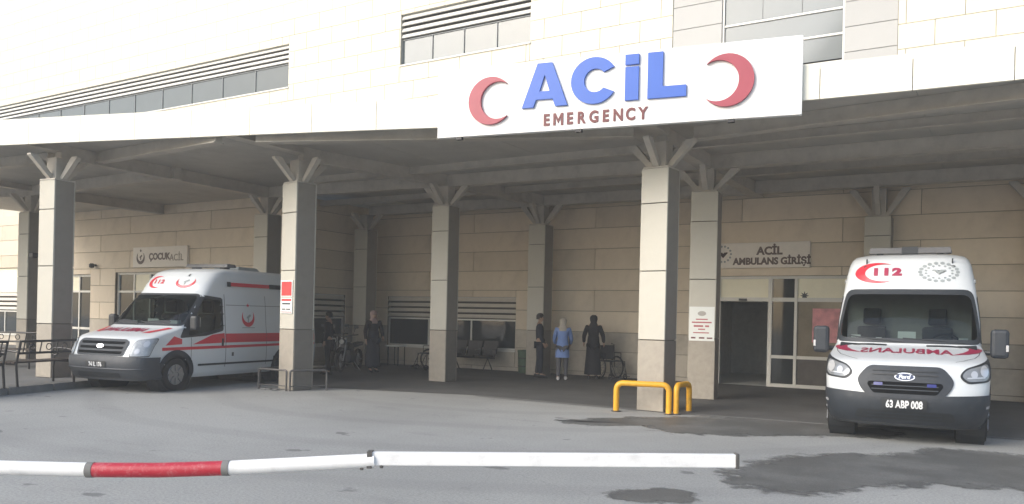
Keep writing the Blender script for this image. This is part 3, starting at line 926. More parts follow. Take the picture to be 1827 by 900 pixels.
# small wall signs
def wall_sign(label, x0, x1, y, z0, z1):
    t_ = thing('wall_sign', label, 'sign', ((x0 + x1) / 2, y, z0))
    b_ = MB(); w = x1 - x0; b_.span(-w / 2, w / 2, -.12, -.034, 0, z1 - z0); b_.build('sign_box', M_SIGNBEIGE, t_, bevel=.008)
    return t_
ws = wall_sign('beige sign with brown lettering and crescent emblem over the wing doors', -25.1, -22.3, YL, 3.0, 3.68)
text_obj('lettering', 'ÇOCUK', .30, M_TEXTBROWN, ws, (.02, -.122, .33), (PI / 2, 0, 0), bold=.012, extrude=.004)
text_obj('lettering', 'ACİL', .30, mat('faded_letter', (.25, .2, .16), .5), ws, (.88, -.122, .345), (PI / 2, 0, 0), bold=.003, extrude=.004)
shape('emblem', [crescent(.21, .17, .06, PI / 2)], .01, M_TEXTBROWN, ws, (-.98, -.124, .32), (PI / 2, 0, 0))
shape('emblem_star', [star(.05)], .01, M_TEXTBROWN, ws, (-.98, -.124, .56), (PI / 2, 0, 0))
shape('emblem_figure', [[(-.015, -.08), (.02, -.08), (.03, .02), (.08, .05), (.06, .09), (.0, .06), (-.05, .02), (-.04, -.01), (-.01, 0)]], .01, M_TEXTBROWN, ws, (-.98, -.124, .33), (PI / 2, 0, 0))
ws = wall_sign('beige sign with two lines of brown lettering above the ambulance entrance', -6.35, -4.0, YR, 2.98, 3.62)
text_obj('lettering', 'ACİL', .27, M_TEXTBROWN, ws, (.20, -.122, .46), (PI / 2, 0, 0), bold=.012, extrude=.004)
text_obj('lettering', 'AMBULANS GİRİŞİ', .235, M_TEXTBROWN, ws, (.24, -.122, .175), (PI / 2, 0, 0), bold=.011, extrude=.004, sx=.93)
for k in range(14):
    a = 2 * PI * k / 14
    shape('emblem', [ellipse(.028, .028, 8)], .008, M_MARK, ws, (-.96 + .2 * math.cos(a), -.124, .36 + .2 * math.sin(a)), (PI / 2, 0, 0))
shape('emblem', [[(-.11, .04), (.11, .04), (.11, .07), (.02, .06), (.0, -.08), (-.02, .06), (-.11, .07)]], .008, M_TEXTBROWN, ws, (-.96, -.124, .34), (PI / 2, 0, 0))
# wall lamps and cameras on the wing
for i, (x, y, z) in enumerate(((-27.35, YL, 3.12), (-29.3, YL, 3.15))):
    t_ = thing('wall_lamp', ('small dark lamp on the wall between the two wing doors' if i == 0 else 'small dark lamp on the wall over the wing door behind the sidewalk column'), 'lamp', (x, y - .03, z))
    mb = MB(); mb.span(-.05, .05, -.10, 0, -.03, .03); mb.build('bracket', M_RAILGREY, t_)
    mb = MB(); mb.lathe([(.03, -.09), (.085, -.06), (.09, .04), (.05, .08)], (0, -.15, -.02), 'Z', 12); mb.build('housing', M_BLACKMETAL, t_, smooth=40)

t_ = thing('security_camera', 'dark security camera box on the column beside the louvred wing window', 'camera', (CL[0] + .27, CL[1] - .1, 3.05))
mb = MB(); mb.span(0, .16, -.03, .03, -.02, .02); mb.build('bracket', M_RAILGREY, t_)
mb = MB(); mb.span(.10, .30, -.20, .10, -.07, .06); mb.build('housing', M_BLACKMETAL, t_, bevel=.02)

# ================================================================== vans
class Van:
    """Van body as stacked plan outlines. Local frame: nose at y=0 looking to -Y, x to the right seen from the front."""
    def __init__(s, rows, length, n_exp=2.7):
        # rows: z, y of the nose on the centre line, half width, depth of the rounded front
        s.rows = rows; s.L = length; s.n = n_exp
    def par(s, z):
        r = s.rows
        z = min(max(z, r[0][0]), r[-1][0])
        for a, b in zip(r, r[1:]):
            if z <= b[0]:
                t = (z - a[0]) / (b[0] - a[0]) if b[0] > a[0] else 0
                return [a[i] + (b[i] - a[i]) * t for i in (1, 2, 3)]
        return list(r[-1][1:4])
    def outline(s, z, nf=30, ns=30):
        """half outline from the nose (x=0) round the +x corner to the tail"""
        yf, W, Df = s.par(z); n = s.n
        pts = []
        for k in range(nf + 1):
            t = (PI / 2) * k / nf
            pts.append((W * math.sin(t) ** (2 / n), yf + Df * (1 - math.cos(t) ** (2 / n))))
        y0 = yf + Df; rr = 0.12; y1 = s.L - rr
        for k in range(1, ns + 1):
            pts.append((W, y0 + (y1 - y0) * k / ns))
        for k in range(1, 5):
            a = (PI / 2) * k / 4
            pts.append((W - rr + rr * math.cos(a), y1 + rr * math.sin(a)))
        pts.append((0, s.L))
        return pts
    def arc(s, z):
        pts = s.outline(z, 40, 10)
        acc = [0.0]
        for a, b in zip(pts, pts[1:]): acc.append(acc[-1] + math.hypot(b[0] - a[0], b[1] - a[1]))
        return pts, acc
    def wrap(s, u, z, off=0.0):
        """u: distance along the outline from the centre line, signed"""
        pts, acc = s.arc(z); sg = 1 if u >= 0 else -1; u_ = abs(u)
        for i in range(len(pts) - 1):
            if u_ <= acc[i + 1]:
                t = (u_ - acc[i]) / max(acc[i + 1] - acc[i], 1e-9)
                a, b = pts[i], pts[i + 1]
                x = a[0] + (b[0] - a[0]) * t; y = a[1] + (b[1] - a[1]) * t
                d = Vector((b[0] - a[0], b[1] - a[1])).normalized()
                nx, ny = d.y, -d.x
                # slope of the surface upwards
                dz = 0.02
                y2 = s.par(z + dz)[0] - s.par(z - dz)[0]
                sl = max(min(y2 / (2 * dz), 4), -4) * max(-ny, 0)
                nn = Vector((nx, ny, sl)).normalized()
                return Vector((sg * (x + nn.x * off), y + nn.y * off, z + nn.z * off))
        return Vector((sg * pts[-1][0], pts[-1][1], z))
    def side(s, y, z, sg, off=0.0):
        yf, W, Df = s.par(z)
        if y >= yf + Df: x = W
        else:
            t = min(max((y - yf) / Df, 0.0), 1.0)
            x = W * max(1 - (1 - t) ** s.n, 0) ** (1 / s.n)
        # tumblehome tilt is small: push straight out
        return Vector((sg * (x + off), y, z))
    def hood(s, x, y, off=0.0):
        """height of the bonnet at plan position (x, y)"""
        lo, hi = 0.8, 1.6
        for _ in range(30):
            z = (lo + hi) / 2
            yf, W, Df = s.par(z)
            yy = yf + Df * (1 - max(1 - (abs(x) / W) ** s.n, 0) ** (1 / s.n)) if abs(x) < W else yf + Df
            if yy < y: lo = z
            else: hi = z
        return Vector((x, y - off * .4, z + off * .9))
    def body(s, name, mats, parent, zlist, holes_wrap, holes_side, wells, wr, wz):
        """skin with the glazed areas left open and the wheel arches cut out"""
        V = []; F = []
        half0 = s.outline(zlist[0]); n = len(half0); full = 2 * n - 2
        arcs = []
        for z in zlist:
            h = s.outline(z)
            acc = [0.0]
            for a, b in zip(h, h[1:]): acc.append(acc[-1] + math.hypot(b[0] - a[0], b[1] - a[1]))
            loop = [(x, y, z) for x, y in h] + [(-x, y, z) for x, y in h[-2:0:-1]]
            us = acc + [-a for a in acc[-2:0:-1]]
            V += loop; arcs.append(us)
        def inside(poly, u, v):
            c = False; m = len(poly)
            for i in range(m):
                (x0, y0), (x1, y1) = poly[i], poly[(i + 1) % m]
                if (y0 > v) != (y1 > v) and u < (x1 - x0) * (v - y0) / (y1 - y0) + x0: c = not c
            return c
        for i in range(len(zlist) - 1):
            for k in range(full):
                k2 = (k + 1) % full
                q = (i * full + k, i * full + k2, (i + 1) * full + k2, (i + 1) * full + k)
                u = sum(arcs[a][b] for a, b in ((i, k), (i, k2), (i + 1, k2), (i + 1, k))) / 4
                zc = (zlist[i] + zlist[i + 1]) / 2
                yc = sum(V[j][1] for j in q) / 4; xc = sum(V[j][0] for j in q) / 4
                if yc < 2.6 and any(inside(p, u, zc) for p in holes_wrap): continue
                if abs(xc) > .6 and any(inside(p, yc, zc) for p in holes_side): continue
                F.append(q)
        F.append(tuple(range(full - 1, -1, -1)))
        F.append(tuple(range((len(zlist) - 1) * full, len(zlist) * full)))
        # cut wheel arches: drop quads inside, pull the rim onto the circle
        F2 = []
        for q in F:
            if len(q) == 4:
                c = [sum(V[j][a] for j in q) / 4 for a in range(3)]
                if abs(c[0]) > .6 and any((c[1] - wy) ** 2 + (c[2] - wz) ** 2 < wr * wr for wy in wells): continue
            F2.append(q)
        me = bpy.data.meshes.new(name); me.from_pydata(V, [], F2)
        for m in mats: me.materials.append(m)
        bm = bmesh.new(); bm.from_mesh(me)
        bmesh.ops.recalc_face_normals(bm, faces=bm.faces)
        bm.to_mesh(me); bm.free()
        me.shade_smooth(); me.set_sharp_from_angle(angle=R(50))
        return mesh_obj(name, me, parent)

def mid_poly(a, b): return [((p[0] + q[0]) / 2, (p[1] + q[1]) / 2) for p, q in zip(a, b)]
def flip(poly): return [(-u, v) for u, v in poly][::-1]

def wheel(parent, x, y, r, sg, spokes=5):
    t = MB(); w = .115
    prof = [(r * .60, -w), (r * .80, -w * 1.02), (r * .95, -w * .98), (r, -w * .72), (r * 1.003, 0), (r, w * .72), (r * .95, w * .98), (r * .80, w * 1.02), (r * .60, w)]
    t.lathe(prof, (0, 0, 0), 'X', 36)
    root = t.build('wheel', M_TYRE, parent, smooth=40, loc=(x, y, r))
    rim = MB()
    o = sg * (w * .55)
    rim.lathe([(r * .62, o + sg * .055), (r * .605, o + sg * .06), (r * .56, o + sg * .01), (r * .50, o), (r * .2, o + sg * .03), (r * .16, o + sg * .06), (.02, o + sg * .065)], (0, 0, 0), 'X', 30)
    for k in range(spokes):
        a = 2 * PI * k / spokes
        mtx = Matrix.Rotation(a, 4, 'X')
        p0 = mtx @ Vector((o + sg * .045, 0, r * .15)); p1 = mtx @ Vector((o + sg * .04, 0, r * .58))
        rim.beam(p0, p1, .075, .05)
    rim.build('rim', M_RIM, root, smooth=35)
    return root

def van_interior(t, yd, zd, W, yb, seats=(-.52, .0, .52)):
    """dashboard, seats, wheel and bulkhead seen through the glass"""
    d = MB(); d.loft([[(-W, yd, zd - .5), (W, yd, zd - .5), (W, yd + .5, zd - .5), (-W, yd + .5, zd - .5)], [(-W, yd - .1, zd - .08), (W, yd - .1, zd - .08), (W, yd + .55, zd - .08), (-W, yd + .55, zd - .08)], [(-W, yd, zd), (W, yd, zd), (W, yd + .40, zd + .03), (-W, yd + .40, zd + .03)]])
    d.build('dashboard', M_PLASTIC2, t)
    bk = MB(); bk.span(-W, W, yb, yb + .05, .5, 2.2); bk.span(-W, W, yd + .4, yb, .45, .5); bk.build('bulkhead', M_CABIN, t)
    for x in seats:
        s_ = MB()
        s_.span(x - .23, x + .23, yb - .75, yb - .25, .85, 1.0)
        s_.loft([[(x - .22, yb - .30, .95), (x + .22, yb - .30, .95), (x + .22, yb - .16, .95), (x - .22, yb - .16, .95)], [(x - .21, yb - .20, 1.52), (x + .21, yb - .20, 1.52), (x + .21, yb - .09, 1.52), (x - .21, yb - .09, 1.52)]])
        so = s_.build('seat', M_SEAT, t, bevel=.03)
        hb = MB(); hb.span(x - .13, x + .13, yb - .17, yb - .07, 1.55, 1.80); hb.build('headrest', M_SEAT, so, bevel=.03)
    sw_ = MB(); c = Vector((.52, yd + .62, zd + .02)); m_ = Matrix.Rotation(R(-50), 3, 'X')
    sw_.tube([c + m_ @ Vector((.2 * math.cos(a), 0, .2 * math.sin(a))) for a in [2 * PI * k / 20 for k in range(21)]], .016, 6)
    sw_.build('steering_wheel', M_PLASTIC2, t)

def arch_trim(v, t, y, z, r0, r1, sg, off):
    """moulded lip round a wheel arch"""
    a0, a1 = R(-14), R(194); n = 28
    outer = [(y + r1 * math.cos(a0 + (a1 - a0) * k / n), z + r1 * math.sin(a0 + (a1 - a0) * k / n)) for k in range(n + 1)]
    inner = [(y + r0 * math.cos(a0 + (a1 - a0) * k / n), z + r0 * math.sin(a0 + (a1 - a0) * k / n)) for k in range(n + 1)]
    quads = [[outer[k], outer[k + 1], inner[k + 1], inner[k]] for k in range(n)]
    return patch('wheel_arch', quads, lambda a, b, o: v.side(a, b, sg, o), M_PLASTIC, t, off=off, step=1.0)

# ------------------------------------------------------------------ right hand ambulance (newer van, head on)
def ambulance_new():
    t = thing('ambulance', 'white ambulance with maroon mirrored bonnet lettering and twin blue grille lamps before the entrance', 'ambulance', (-1.08, 12.0, 0), R(4.5))
    rows = [(.22, .20, .88, .45), (.30, .10, .95, .50), (.42, .03, .99, .52), (.56, .0, 1.01, .52), (.72, .02, 1.02, .52), (.90, .07, 1.03, .52), (1.00, .12, 1.03, .54),
            (1.045, .17, 1.03, .56), (1.08, .26, 1.025, .58), (1.115, .42, 1.02, .58), (1.15, .60, 1.01, .56), (1.19, .80, 1.0, .54), (1.225, 1.0, .99, .50), (1.25, 1.12, .985, .46), (1.28, 1.18, .98, .42),
            (1.60, 1.37, .965, .36), (1.85, 1.58, .945, .34), (2.05, 1.75, .925, .34), (2.14, 1.80, .915, .36), (2.30, 1.87, .895, .40), (2.45, 1.96, .87, .44), (2.54, 2.06, .84, .50), (2.60, 2.22, .80, .56), (2.635, 2.45, .72, .60), (2.65, 2.75, .60, .60)]
    v = Van(rows, 5.95)
    zl = [.22 + .04 * k for k in range(20)] + [1.0 + .02 * k for k in range(20)] + [1.4 + .0225 * k for k in range(32)] + [2.12 + .035 * k for k in range(12)] + [2.54, 2.56, 2.58, 2.60, 2.612, 2.624, 2.635, 2.643, 2.65]
    zl = sorted(set(round(z, 4) for z in zl))
    wind_out = round_poly([(-1.05, 1.285), (1.05, 1.285), (.90, 2.07), (-.90, 2.07)], .14)
    wind_in = round_poly([(-.975, 1.35), (.975, 1.35), (.85, 1.99), (-.85, 1.99)], .12)
    sw_out = round_poly([(1.42, 1.30), (2.35, 1.30), (2.35, 1.98), (1.90, 1.98)], .08)
    sw_in = round_poly([(1.50, 1.34), (2.31, 1.34), (2.31, 1.94), (1.92, 1.94)], .07)
    v.body('body', [M_VANW], t, zl, [mid_poly(wind_in, wind_out)], [mid_poly(sw_in, sw_out)], (1.0, 4.75), .43, .36)
    # inner wheel wells
    for y in (1.0, 4.75):
        for sg in (-1, 1):
            w = MB(); w.lathe([(.47, 0), (.47, .34)], (sg * .64 if sg > 0 else -.98, y, .36), 'X', 24); w.build('wheel_well', M_PLASTIC2, t)
            wheel(t, sg * .90, y, .34, sg)
            arch_trim(v, t, y, .36, .375, .50, sg, .02)
    # glass
    ring = wind_out
    patch('windscreen_border', [ring[i:i + 2] + wind_in[i:i + 2][::-1] if i + 1 < len(ring) else [ring[i], ring[0], wind_in[0], wind_in[i]] for i in range(len(ring))], v.wrap, M_INK, t, off=.007)
    ws_ = patch('windscreen', [wind_in], v.wrap, M_GLASS, t, off=.005)
    for sg in (-1, 1):
        f = lambda a, b, o, sg=sg: v.side(a, b, sg, o)
        patch('window_border', [sw_out[i:i + 2] + sw_in[i:i + 2][::-1] if i + 1 < len(sw_out) else [sw_out[i], sw_out[0], sw_in[0], sw_in[i]] for i in range(len(sw_out))], f, M_INK, t, off=.006)
        patch('side_window', [sw_in], f, M_GLASS, t, off=.004)
    van_interior(t, 1.22, 1.27, .90, 2.5, (-.52, .42))
    pp = MB(); pp.box(.0, 1.36, 1.40, .24, .01, .13, Matrix.Rotation(R(-42), 3, 'X')); pp.build('paper', M_PAPER, t)
    pp = MB(); pp.box(-.70, 1.42, 1.36, .13, .03, .06); pp.box(.74, 1.44, 1.35, .12, .04, .05); pp.box(-.38, 1.40, 1.34, .08, .03, .04); pp.build('clutter', M_PAPER, t)
    # bumper wrap
    def zpoly(u): return .63 + .05 * min(abs(u) / 1.2, 1)
    us = [-1.42 + 2.84 * k / 40 for k in range(41)]
    patch('bumper', [[(u, .24) for u in us] + [(u, zpoly(u)) for u in us[::-1]]], v.wrap, M_PLASTIC, t, off=.016)
    bl = MB(); bl.tube([v.wrap(u, .25, .0) for u in us], .03, 8); bl.build('bumper_lip', M_PLASTIC2, t)
    patch('lower_intake', [round_poly([(-.62, .33), (.62, .33), (.58, .44), (-.58, .44)], .05)], v.wrap, M_PLASTIC2, t, off=.022)
    for z in (.36, .405):
        patch('intake_bar', [[(-.45, z), (.45, z), (.45, z + .013), (-.45, z + .013)]], v.wrap, M_PLASTIC, t, off=.030)
    # grille
    gp = round_poly([(-.44, .60), (.44, .60), (.56, .73), (.59, .84), (.45, 1.0), (-.45, 1.0), (-.59, .84), (-.56, .73)], .07)
    gr = patch('grille', [gp], v.wrap, M_PLASTIC, t, off=.020)
    patch('grille_mesh', [round_poly([(-.38, .655), (.38, .655), (.46, .76), (.44, .80), (-.44, .80), (-.46, .76)], .03)], v.wrap, M_SLOT, gr, off=.026)
    for z in (.70, .745, .885, .93):
        patch('grille_bar', [[(-.40, z), (.40, z), (.40, z + .012), (-.40, z + .012)]], v.wrap, M_PLASTIC2 if z > .8 else M_GRILLEBAR, gr, off=.034)
    for u in (-.32, .32):
        patch('strobe_lamp', [round_poly([(u - .055, .745), (u + .055, .745), (u + .055, .785), (u - .055, .785)], .01)], v.wrap, M_LAMPBLUE, t, off=.042)
    bd = patch('badge', [ellipse(.125, .05, 28, 0, .865)], v.wrap, M_CHROME, t, off=.032)
    patch('badge_field', [ellipse(.108, .038, 28, 0, .865)], v.wrap, mat('badge_blue', (.035, .05, .11), .3), bd, off=.036)
    patch('badge_script', None, v.wrap, M_CHROME, bd, off=.040, step=.05, mesh2d=text_mesh('Ford', .062, .003, 0, 1.15, 1, .25), xf=lambda a, b: (a, b + .865))
    # plate
    pl = patch('number_plate', [[(-.27, .475), (.27, .475), (.27, .585), (-.27, .585)]], v.wrap, M_PLATE, t, off=.045)
    patch('plate_lettering', None, v.wrap, M_PLATELET, pl, off=.049, step=.08, mesh2d=text_mesh('63 ABP 008', .115, .004, 0, .80), xf=lambda a, b: (a, b + .53))
    # headlamps, fog lamps, cheeks
    for sg in (-1, 1):
        hp = [(.64, .90), (.74, .81), (1.08, .84), (1.18, .90), (1.19, 1.13), (1.06, 1.09), (.72, 1.00)]
        hp = round_poly(hp, .06); hp = hp if sg > 0 else flip(hp)
        hl = patch('headlamp', [hp], v.wrap, M_PLASTIC2, t, off=.010)
        lp = round_poly([(.67, .905), (.76, .835), (1.02, .855), (1.09, .92), (1.06, 1.06), (.74, .985)], .05); lp = lp if sg > 0 else flip(lp)
        patch('lens', [lp], v.wrap, M_LAMP, hl, off=.016)
        for (cu, cz, rr) in ((.98, .965, .068), (.83, .925, .045)):
            patch('reflector', [ellipse(rr, rr, 16, sg * cu, cz)], v.wrap, M_LAMPWHITE, hl, off=.022)
        dp = [(.74, .872), (.98, .885), (.99, .900), (.74, .888)]; dp = dp if sg > 0 else flip(dp)
        patch('running_light', [dp], v.wrap, M_LAMPWHITE, hl, off=.022)
        fp = round_poly([(1.02, .50), (1.12, .51), (1.12, .545), (1.02, .535)], .012); fp = fp if sg > 0 else flip(fp)
        patch('fog_lamp', [fp], v.wrap, M_LAMPWHITE, t, off=.024)
        # maroon swoosh on the bonnet corners and washer grilles
        sp = [(.97, 1.30), (.96, 1.16), (.90, .96), (.78, .80), (.58, .66), (.72, .86), (.79, 1.04), (.80, 1.20)]
        sp = [(sg * a, b) for a, b in sp]
        patch('swoosh', [sp], v.hood, M_VANMAROON, t, off=.006)
        cg = [(sg * .26, 1.10), (sg * .72, 1.16), (sg * .72, 1.21), (sg * .26, 1.15)]
        patch('cowl_vent', [cg], v.hood, M_PLASTIC2, t, off=.008)
        # mirrors
        mi = MB(); mi.tube([(sg * .98, 1.55, 1.18), (sg * 1.10, 1.53, 1.18), (sg * 1.16, 1.52, 1.22)], .035, 8)
        mo = mi.build('mirror', M_PLASTIC2, t, smooth=40)
        hb = MB(); hb.box(sg * 1.20, 1.50, 1.31, .23, .16, .40); hb.build('housing', M_PLASTIC, mo, bevel=.05)
        hl_ = MB(); hl_.box(sg * 1.29, 1.418, 1.25, .035, .02, .09); hl_.build('indicator', M_LAMPWHITE, mo, bevel=.006)
        gl_ = MB(); gl_.box(sg * 1.20, 1.585, 1.33, .16, .006, .26); gl_.build('mirror_glass', M_CHROME, mo)
        # red side stripes, lower cladding, tail lamp
        f = lambda a, b, o, sg=sg: v.side(a, b, sg, o)
        patch('stripe', [[(1.5, .96), (5.7, .96), (5.7, 1.14), (1.5, 1.14)]], f, M_VANRED, t, off=.004)
        patch('stripe', [[(.85, .70), (1.2, .98), (.75, .98), (.62, .72)]], f, M_VANRED, t, off=.005)
        patch('cladding', [[(1.55, .42), (4.2, .42), (4.2, .60), (1.55, .60)]], f, M_PLASTIC, t, off=.012)
        mk = MB(); mk.box(sg * .905, 2.15, 2.20, .03, .10, .06); mk.build('marker_lamp', M_LAMP, t, bevel=.008)
        an = MB(); an.tube([v.hood(0, 0) * 0 + Vector((sg * .60, 2.06, 2.44)), Vector((sg * .60, 2.05, 2.54))], .012, 6); an.box(sg * .60, 2.03, 2.42, .07, .05, .025)
        an.build('roof_marker', M_INK, t)
    # shut lines of the bonnet and bumper
    for sg in (-1, 1):
        ln = [(.60, .30), (.70, .40), (.84, .62), (.90, .85), (.93, 1.10)]
        patch('seam', [[(sg * a0, b0), (sg * a1, b1), (sg * (a1 + .010), b1), (sg * (a0 + .010), b0)] for (a0, b0), (a1, b1) in zip(ln, ln[1:])], v.hood, M_SEAM, t, off=.005, step=.2)
        f = lambda a, b, o, sg=sg: v.side(a, b, sg, o)
        for (y0, y1, z0, z1) in ((1.44, 1.452, .62, 1.28), (2.42, 2.432, .45, 2.1)):
            patch('seam', [[(y0, z0), (y1, z0), (y1, z1), (y0, z1)]], f, M_SEAM, t, off=.006)
    # bonnet word, roof front marks
    me = text_mesh('AMBULANS', .235, .005, 0, 1.0)
    patch('bonnet_lettering', None, v.hood, M_VANMAROON, t, off=.006, step=.07, mesh2d=me, xf=lambda a, b: (-a * .98, .80 + b * 1.75))
    cr = crescent(.235, .20, .075, 0.0)
    patch('crescent_mark', [[(a * 1.45 - .44, b * .66 + 2.32) for a, b in cr]], v.wrap, M_VANRED, t, off=.006)
    for k, ch in enumerate('112'):
        patch('digit', None, v.wrap, M_VANMAROON, t, off=.008, step=.06, mesh2d=text_mesh(ch, .185, .013, 0, 1.35), xf=lambda a, b, k=k: (a - .46 + .15 * k, b * .8 + 2.335))
    ring_ = []
    em = []
    for k in range(18):
        a = 2 * PI * k / 18
        em.append(ellipse(.032, .022, 8, .42 + .26 * math.cos(a), 2.33 + .135 * math.sin(a)))
    patch('emblem', em, v.wrap, M_MARK, t, off=.006)
    em = []
    for k in range(14):
        a = 2 * PI * (k + .5) / 14
        em.append(ellipse(.02, .014, 6, .42 + .185 * math.cos(a), 2.33 + .095 * math.sin(a)))
    em.append([(.32, 2.345), (.52, 2.345), (.51, 2.365), (.44, 2.362), (.42, 2.29), (.40, 2.362), (.33, 2.365)])
    patch('emblem', em, v.wrap, M_MARK, t, off=.007)
    # light bar
    lb = MB(); lb.loft([[(-.62, 2.95, z), (.62, 2.95, z), (.62, 3.25, z), (-.62, 3.25, z)] for z in (2.69, 2.70)] + [[(-.60, 2.98, 2.79), (.60, 2.98, 2.79), (.60, 3.22, 2.79), (-.60, 3.22, 2.79)]])
    lbo = lb.build('light_bar', M_BEACON, t, bevel=.01)
    cb = MB(); cb.span(-.12, .12, 2.94, 3.26, 2.688, 2.797); cb.build('centre_cap', M_INK, lbo)
    fb = MB(); fb.span(-.5, -.4, 3.0, 3.2, 2.63, 2.695); fb.span(.4, .5, 3.0, 3.2, 2.63, 2.695); fb.build('mount', M_PLASTIC2, lbo)
    un = MB(); un.span(-.85, .85, .6, 5.7, .25, .42); un.build('underbody', M_PLASTIC2, t)
    # wipers
    wp = MB(); wp.tube([v.wrap(.75, 1.30, .02), v.wrap(.35, 1.33, .02), v.wrap(-.05, 1.35, .018)], .009, 6); wp.tube([v.wrap(-.05, 1.30, .02), v.wrap(-.45, 1.33, .02), v.wrap(-.80, 1.37, .018)], .009, 6)
    wp.build('wiper', M_INK, t)
    t.scale = (1, 1, 1.04)
    return t
ambulance_new()

# ------------------------------------------------------------------ left hand ambulance (older van, three-quarter view)
def ambulance_old():
    t = thing('ambulance', 'older white ambulance with bright red side stripes and grey bumper parked beside the poster column', 'ambulance', (-14.72, 9.2, 0), R(8))
    rows = [(.24, .16, .90, .40), (.32, .07, .95, .44), (.45, .01, .97, .46), (.58, .0, .985, .46), (.74, .04, .99, .46), (.90, .10, .99, .48), (1.00, .16, .99, .50), (1.06, .24, .985, .52), (1.10, .36, .98, .52), (1.15, .55, .975, .50),
            (1.20, .76, .97, .48), (1.245, .92, .965, .44), (1.28, .98, .96, .40), (1.50, 1.19, .945, .32), (1.75, 1.44, .925, .30), (1.93, 1.63, .905, .30), (2.0, 1.68, .90, .32), (2.14, 1.75, .895, .36), (2.30, 1.86, .88, .42), (2.41, 1.98, .85, .48), (2.47, 2.14, .80, .54), (2.505, 2.40, .70, .58), (2.52, 2.75, .56, .58)]
    v = Van([(z, y, w, d * (.80 if z < 1.27 else 1.0)) for z, y, w, d in rows], 5.5, 3.0)
    zl = sorted(set(round(z, 4) for z in [.24 + .04 * k for k in range(19)] + [1.0 + .02 * k for k in range(16)] + [1.3 + .0225 * k for k in range(31)] + [2.0 + .035 * k for k in range(12)] + [2.40, 2.42, 2.44, 2.46, 2.475, 2.49, 2.50, 2.51, 2.52]))
    wind_out = round_poly([(-1.02, 1.275), (1.02, 1.275), (.88, 1.94), (-.88, 1.94)], .12)
    wind_in = round_poly([(-.97, 1.315), (.97, 1.315), (.85, 1.90), (-.85, 1.90)], .10)
    sw_out = round_poly([(1.06, 1.04), (1.78, 1.08), (2.28, 1.18), (2.28, 1.87), (1.60, 1.93)], .06)
    sw_in = round_poly([(1.28, 1.08), (1.78, 1.15), (2.23, 1.24), (2.23, 1.82), (1.74, 1.84)], .07)
    v.body('body', [M_VANW], t, zl, [mid_poly(wind_in, wind_out)], [mid_poly(sw_in, sw_out)], (.98, 4.28), .40, .34)
    for y in (.98, 4.28):
        for sg in (-1, 1):
            w = MB(); w.lathe([(.44, 0), (.44, .30)], (.64 if sg > 0 else -.94, y, .34), 'X', 24); w.build('wheel_well', M_PLASTIC2, t)
            wheel(t, sg * .87, y, .325, sg, 8)
            arch_trim(v, t, y, .34, .36, .47, sg, .02)
    ringp = lambda a, b: [a[i:i + 2] + b[i:i + 2][::-1] if i + 1 < len(a) else [a[i], a[0], b[0], b[i]] for i in range(len(a))]
    patch('windscreen_border', ringp(wind_out, wind_in), v.wrap, M_INK, t, off=.007)
    patch('windscreen', [wind_in], v.wrap, M_GLASS, t, off=.005)
    for sg in (-1, 1):
        f = lambda a, b, o, sg=sg: v.side(a, b, sg, o)
        patch('window_border', ringp(sw_out, sw_in), f, M_INK, t, off=.006)
        patch('side_window', [sw_in], f, M_GLASS, t, off=.004)
    van_interior(t, 1.10, 1.26, .88, 2.42)
    pp = MB(); pp.box(.1, 1.30, 1.36, .30, .14, .10); pp.box(-.5, 1.32, 1.33, .26, .12, .07); pp.box(.62, 1.30, 1.34, .2, .1, .09); pp.build('clutter', M_PAPER, t)
    # bumper
    us = [-1.36 + 2.72 * k / 40 for k in range(41)]
    patch('bumper', [[(u, .26) for u in us] + [(u, .70 - .02 * min(abs(u), 1)) for u in us[::-1]]], v.wrap, M_BUMPER, t, off=.03)
    bl = MB(); bl.tube([v.wrap(u, .27, .012) for u in us], .03, 8); bl.tube([v.wrap(u, .46, .03) for u in us[4:-4]], .018, 8); bl.build('bumper_rib', M_BUMPER, t)
    patch('lower_intake', [round_poly([(-.55, .31), (.55, .31), (.55, .40), (-.55, .40)], .03)], v.wrap, M_PLASTIC2, t, off=.037)
    gp = round_poly([(-.60, .70), (.60, .70), (.66, .96), (.56, 1.01), (-.56, 1.01), (-.66, .96)], .05)
    gr = patch('grille', [gp], v.wrap, M_GRILLEBAR, t, off=.014)
    for z in (.735, .825, .915):
        patch('grille_slot', [round_poly([(-.55, z), (.55, z), (.57, z + .05), (-.57, z + .05)], .02)], v.wrap, M_SLOT, gr, off=.019)
    bd = patch('badge', [ellipse(.095, .038, 24, 0, .872)], v.wrap, M_CHROME, t, off=.03)
    patch('badge_field', [ellipse(.085, .030, 24, 0, .872)], v.wrap, mat('badge_blue', (.035, .05, .11), .3), bd, off=.034)
    patch('badge_script', None, v.wrap, M_CHROME, bd, off=.038, step=.05, mesh2d=text_mesh('Ford', .05, .003, 0, 1.15, 1, .25), xf=lambda a, b: (a, b + .872))
    pl = patch('number_plate', [[(-.26, .485), (.26, .485), (.26, .59), (-.26, .59)]], v.wrap, M_PLATE, t, off=.045)
    patch('plate_lettering', None, v.wrap, M_PLATELET, pl, off=.049, step=.08, mesh2d=text_mesh('74 IL 176', .105, .003, 0, .85), xf=lambda a, b: (a, b + .538))
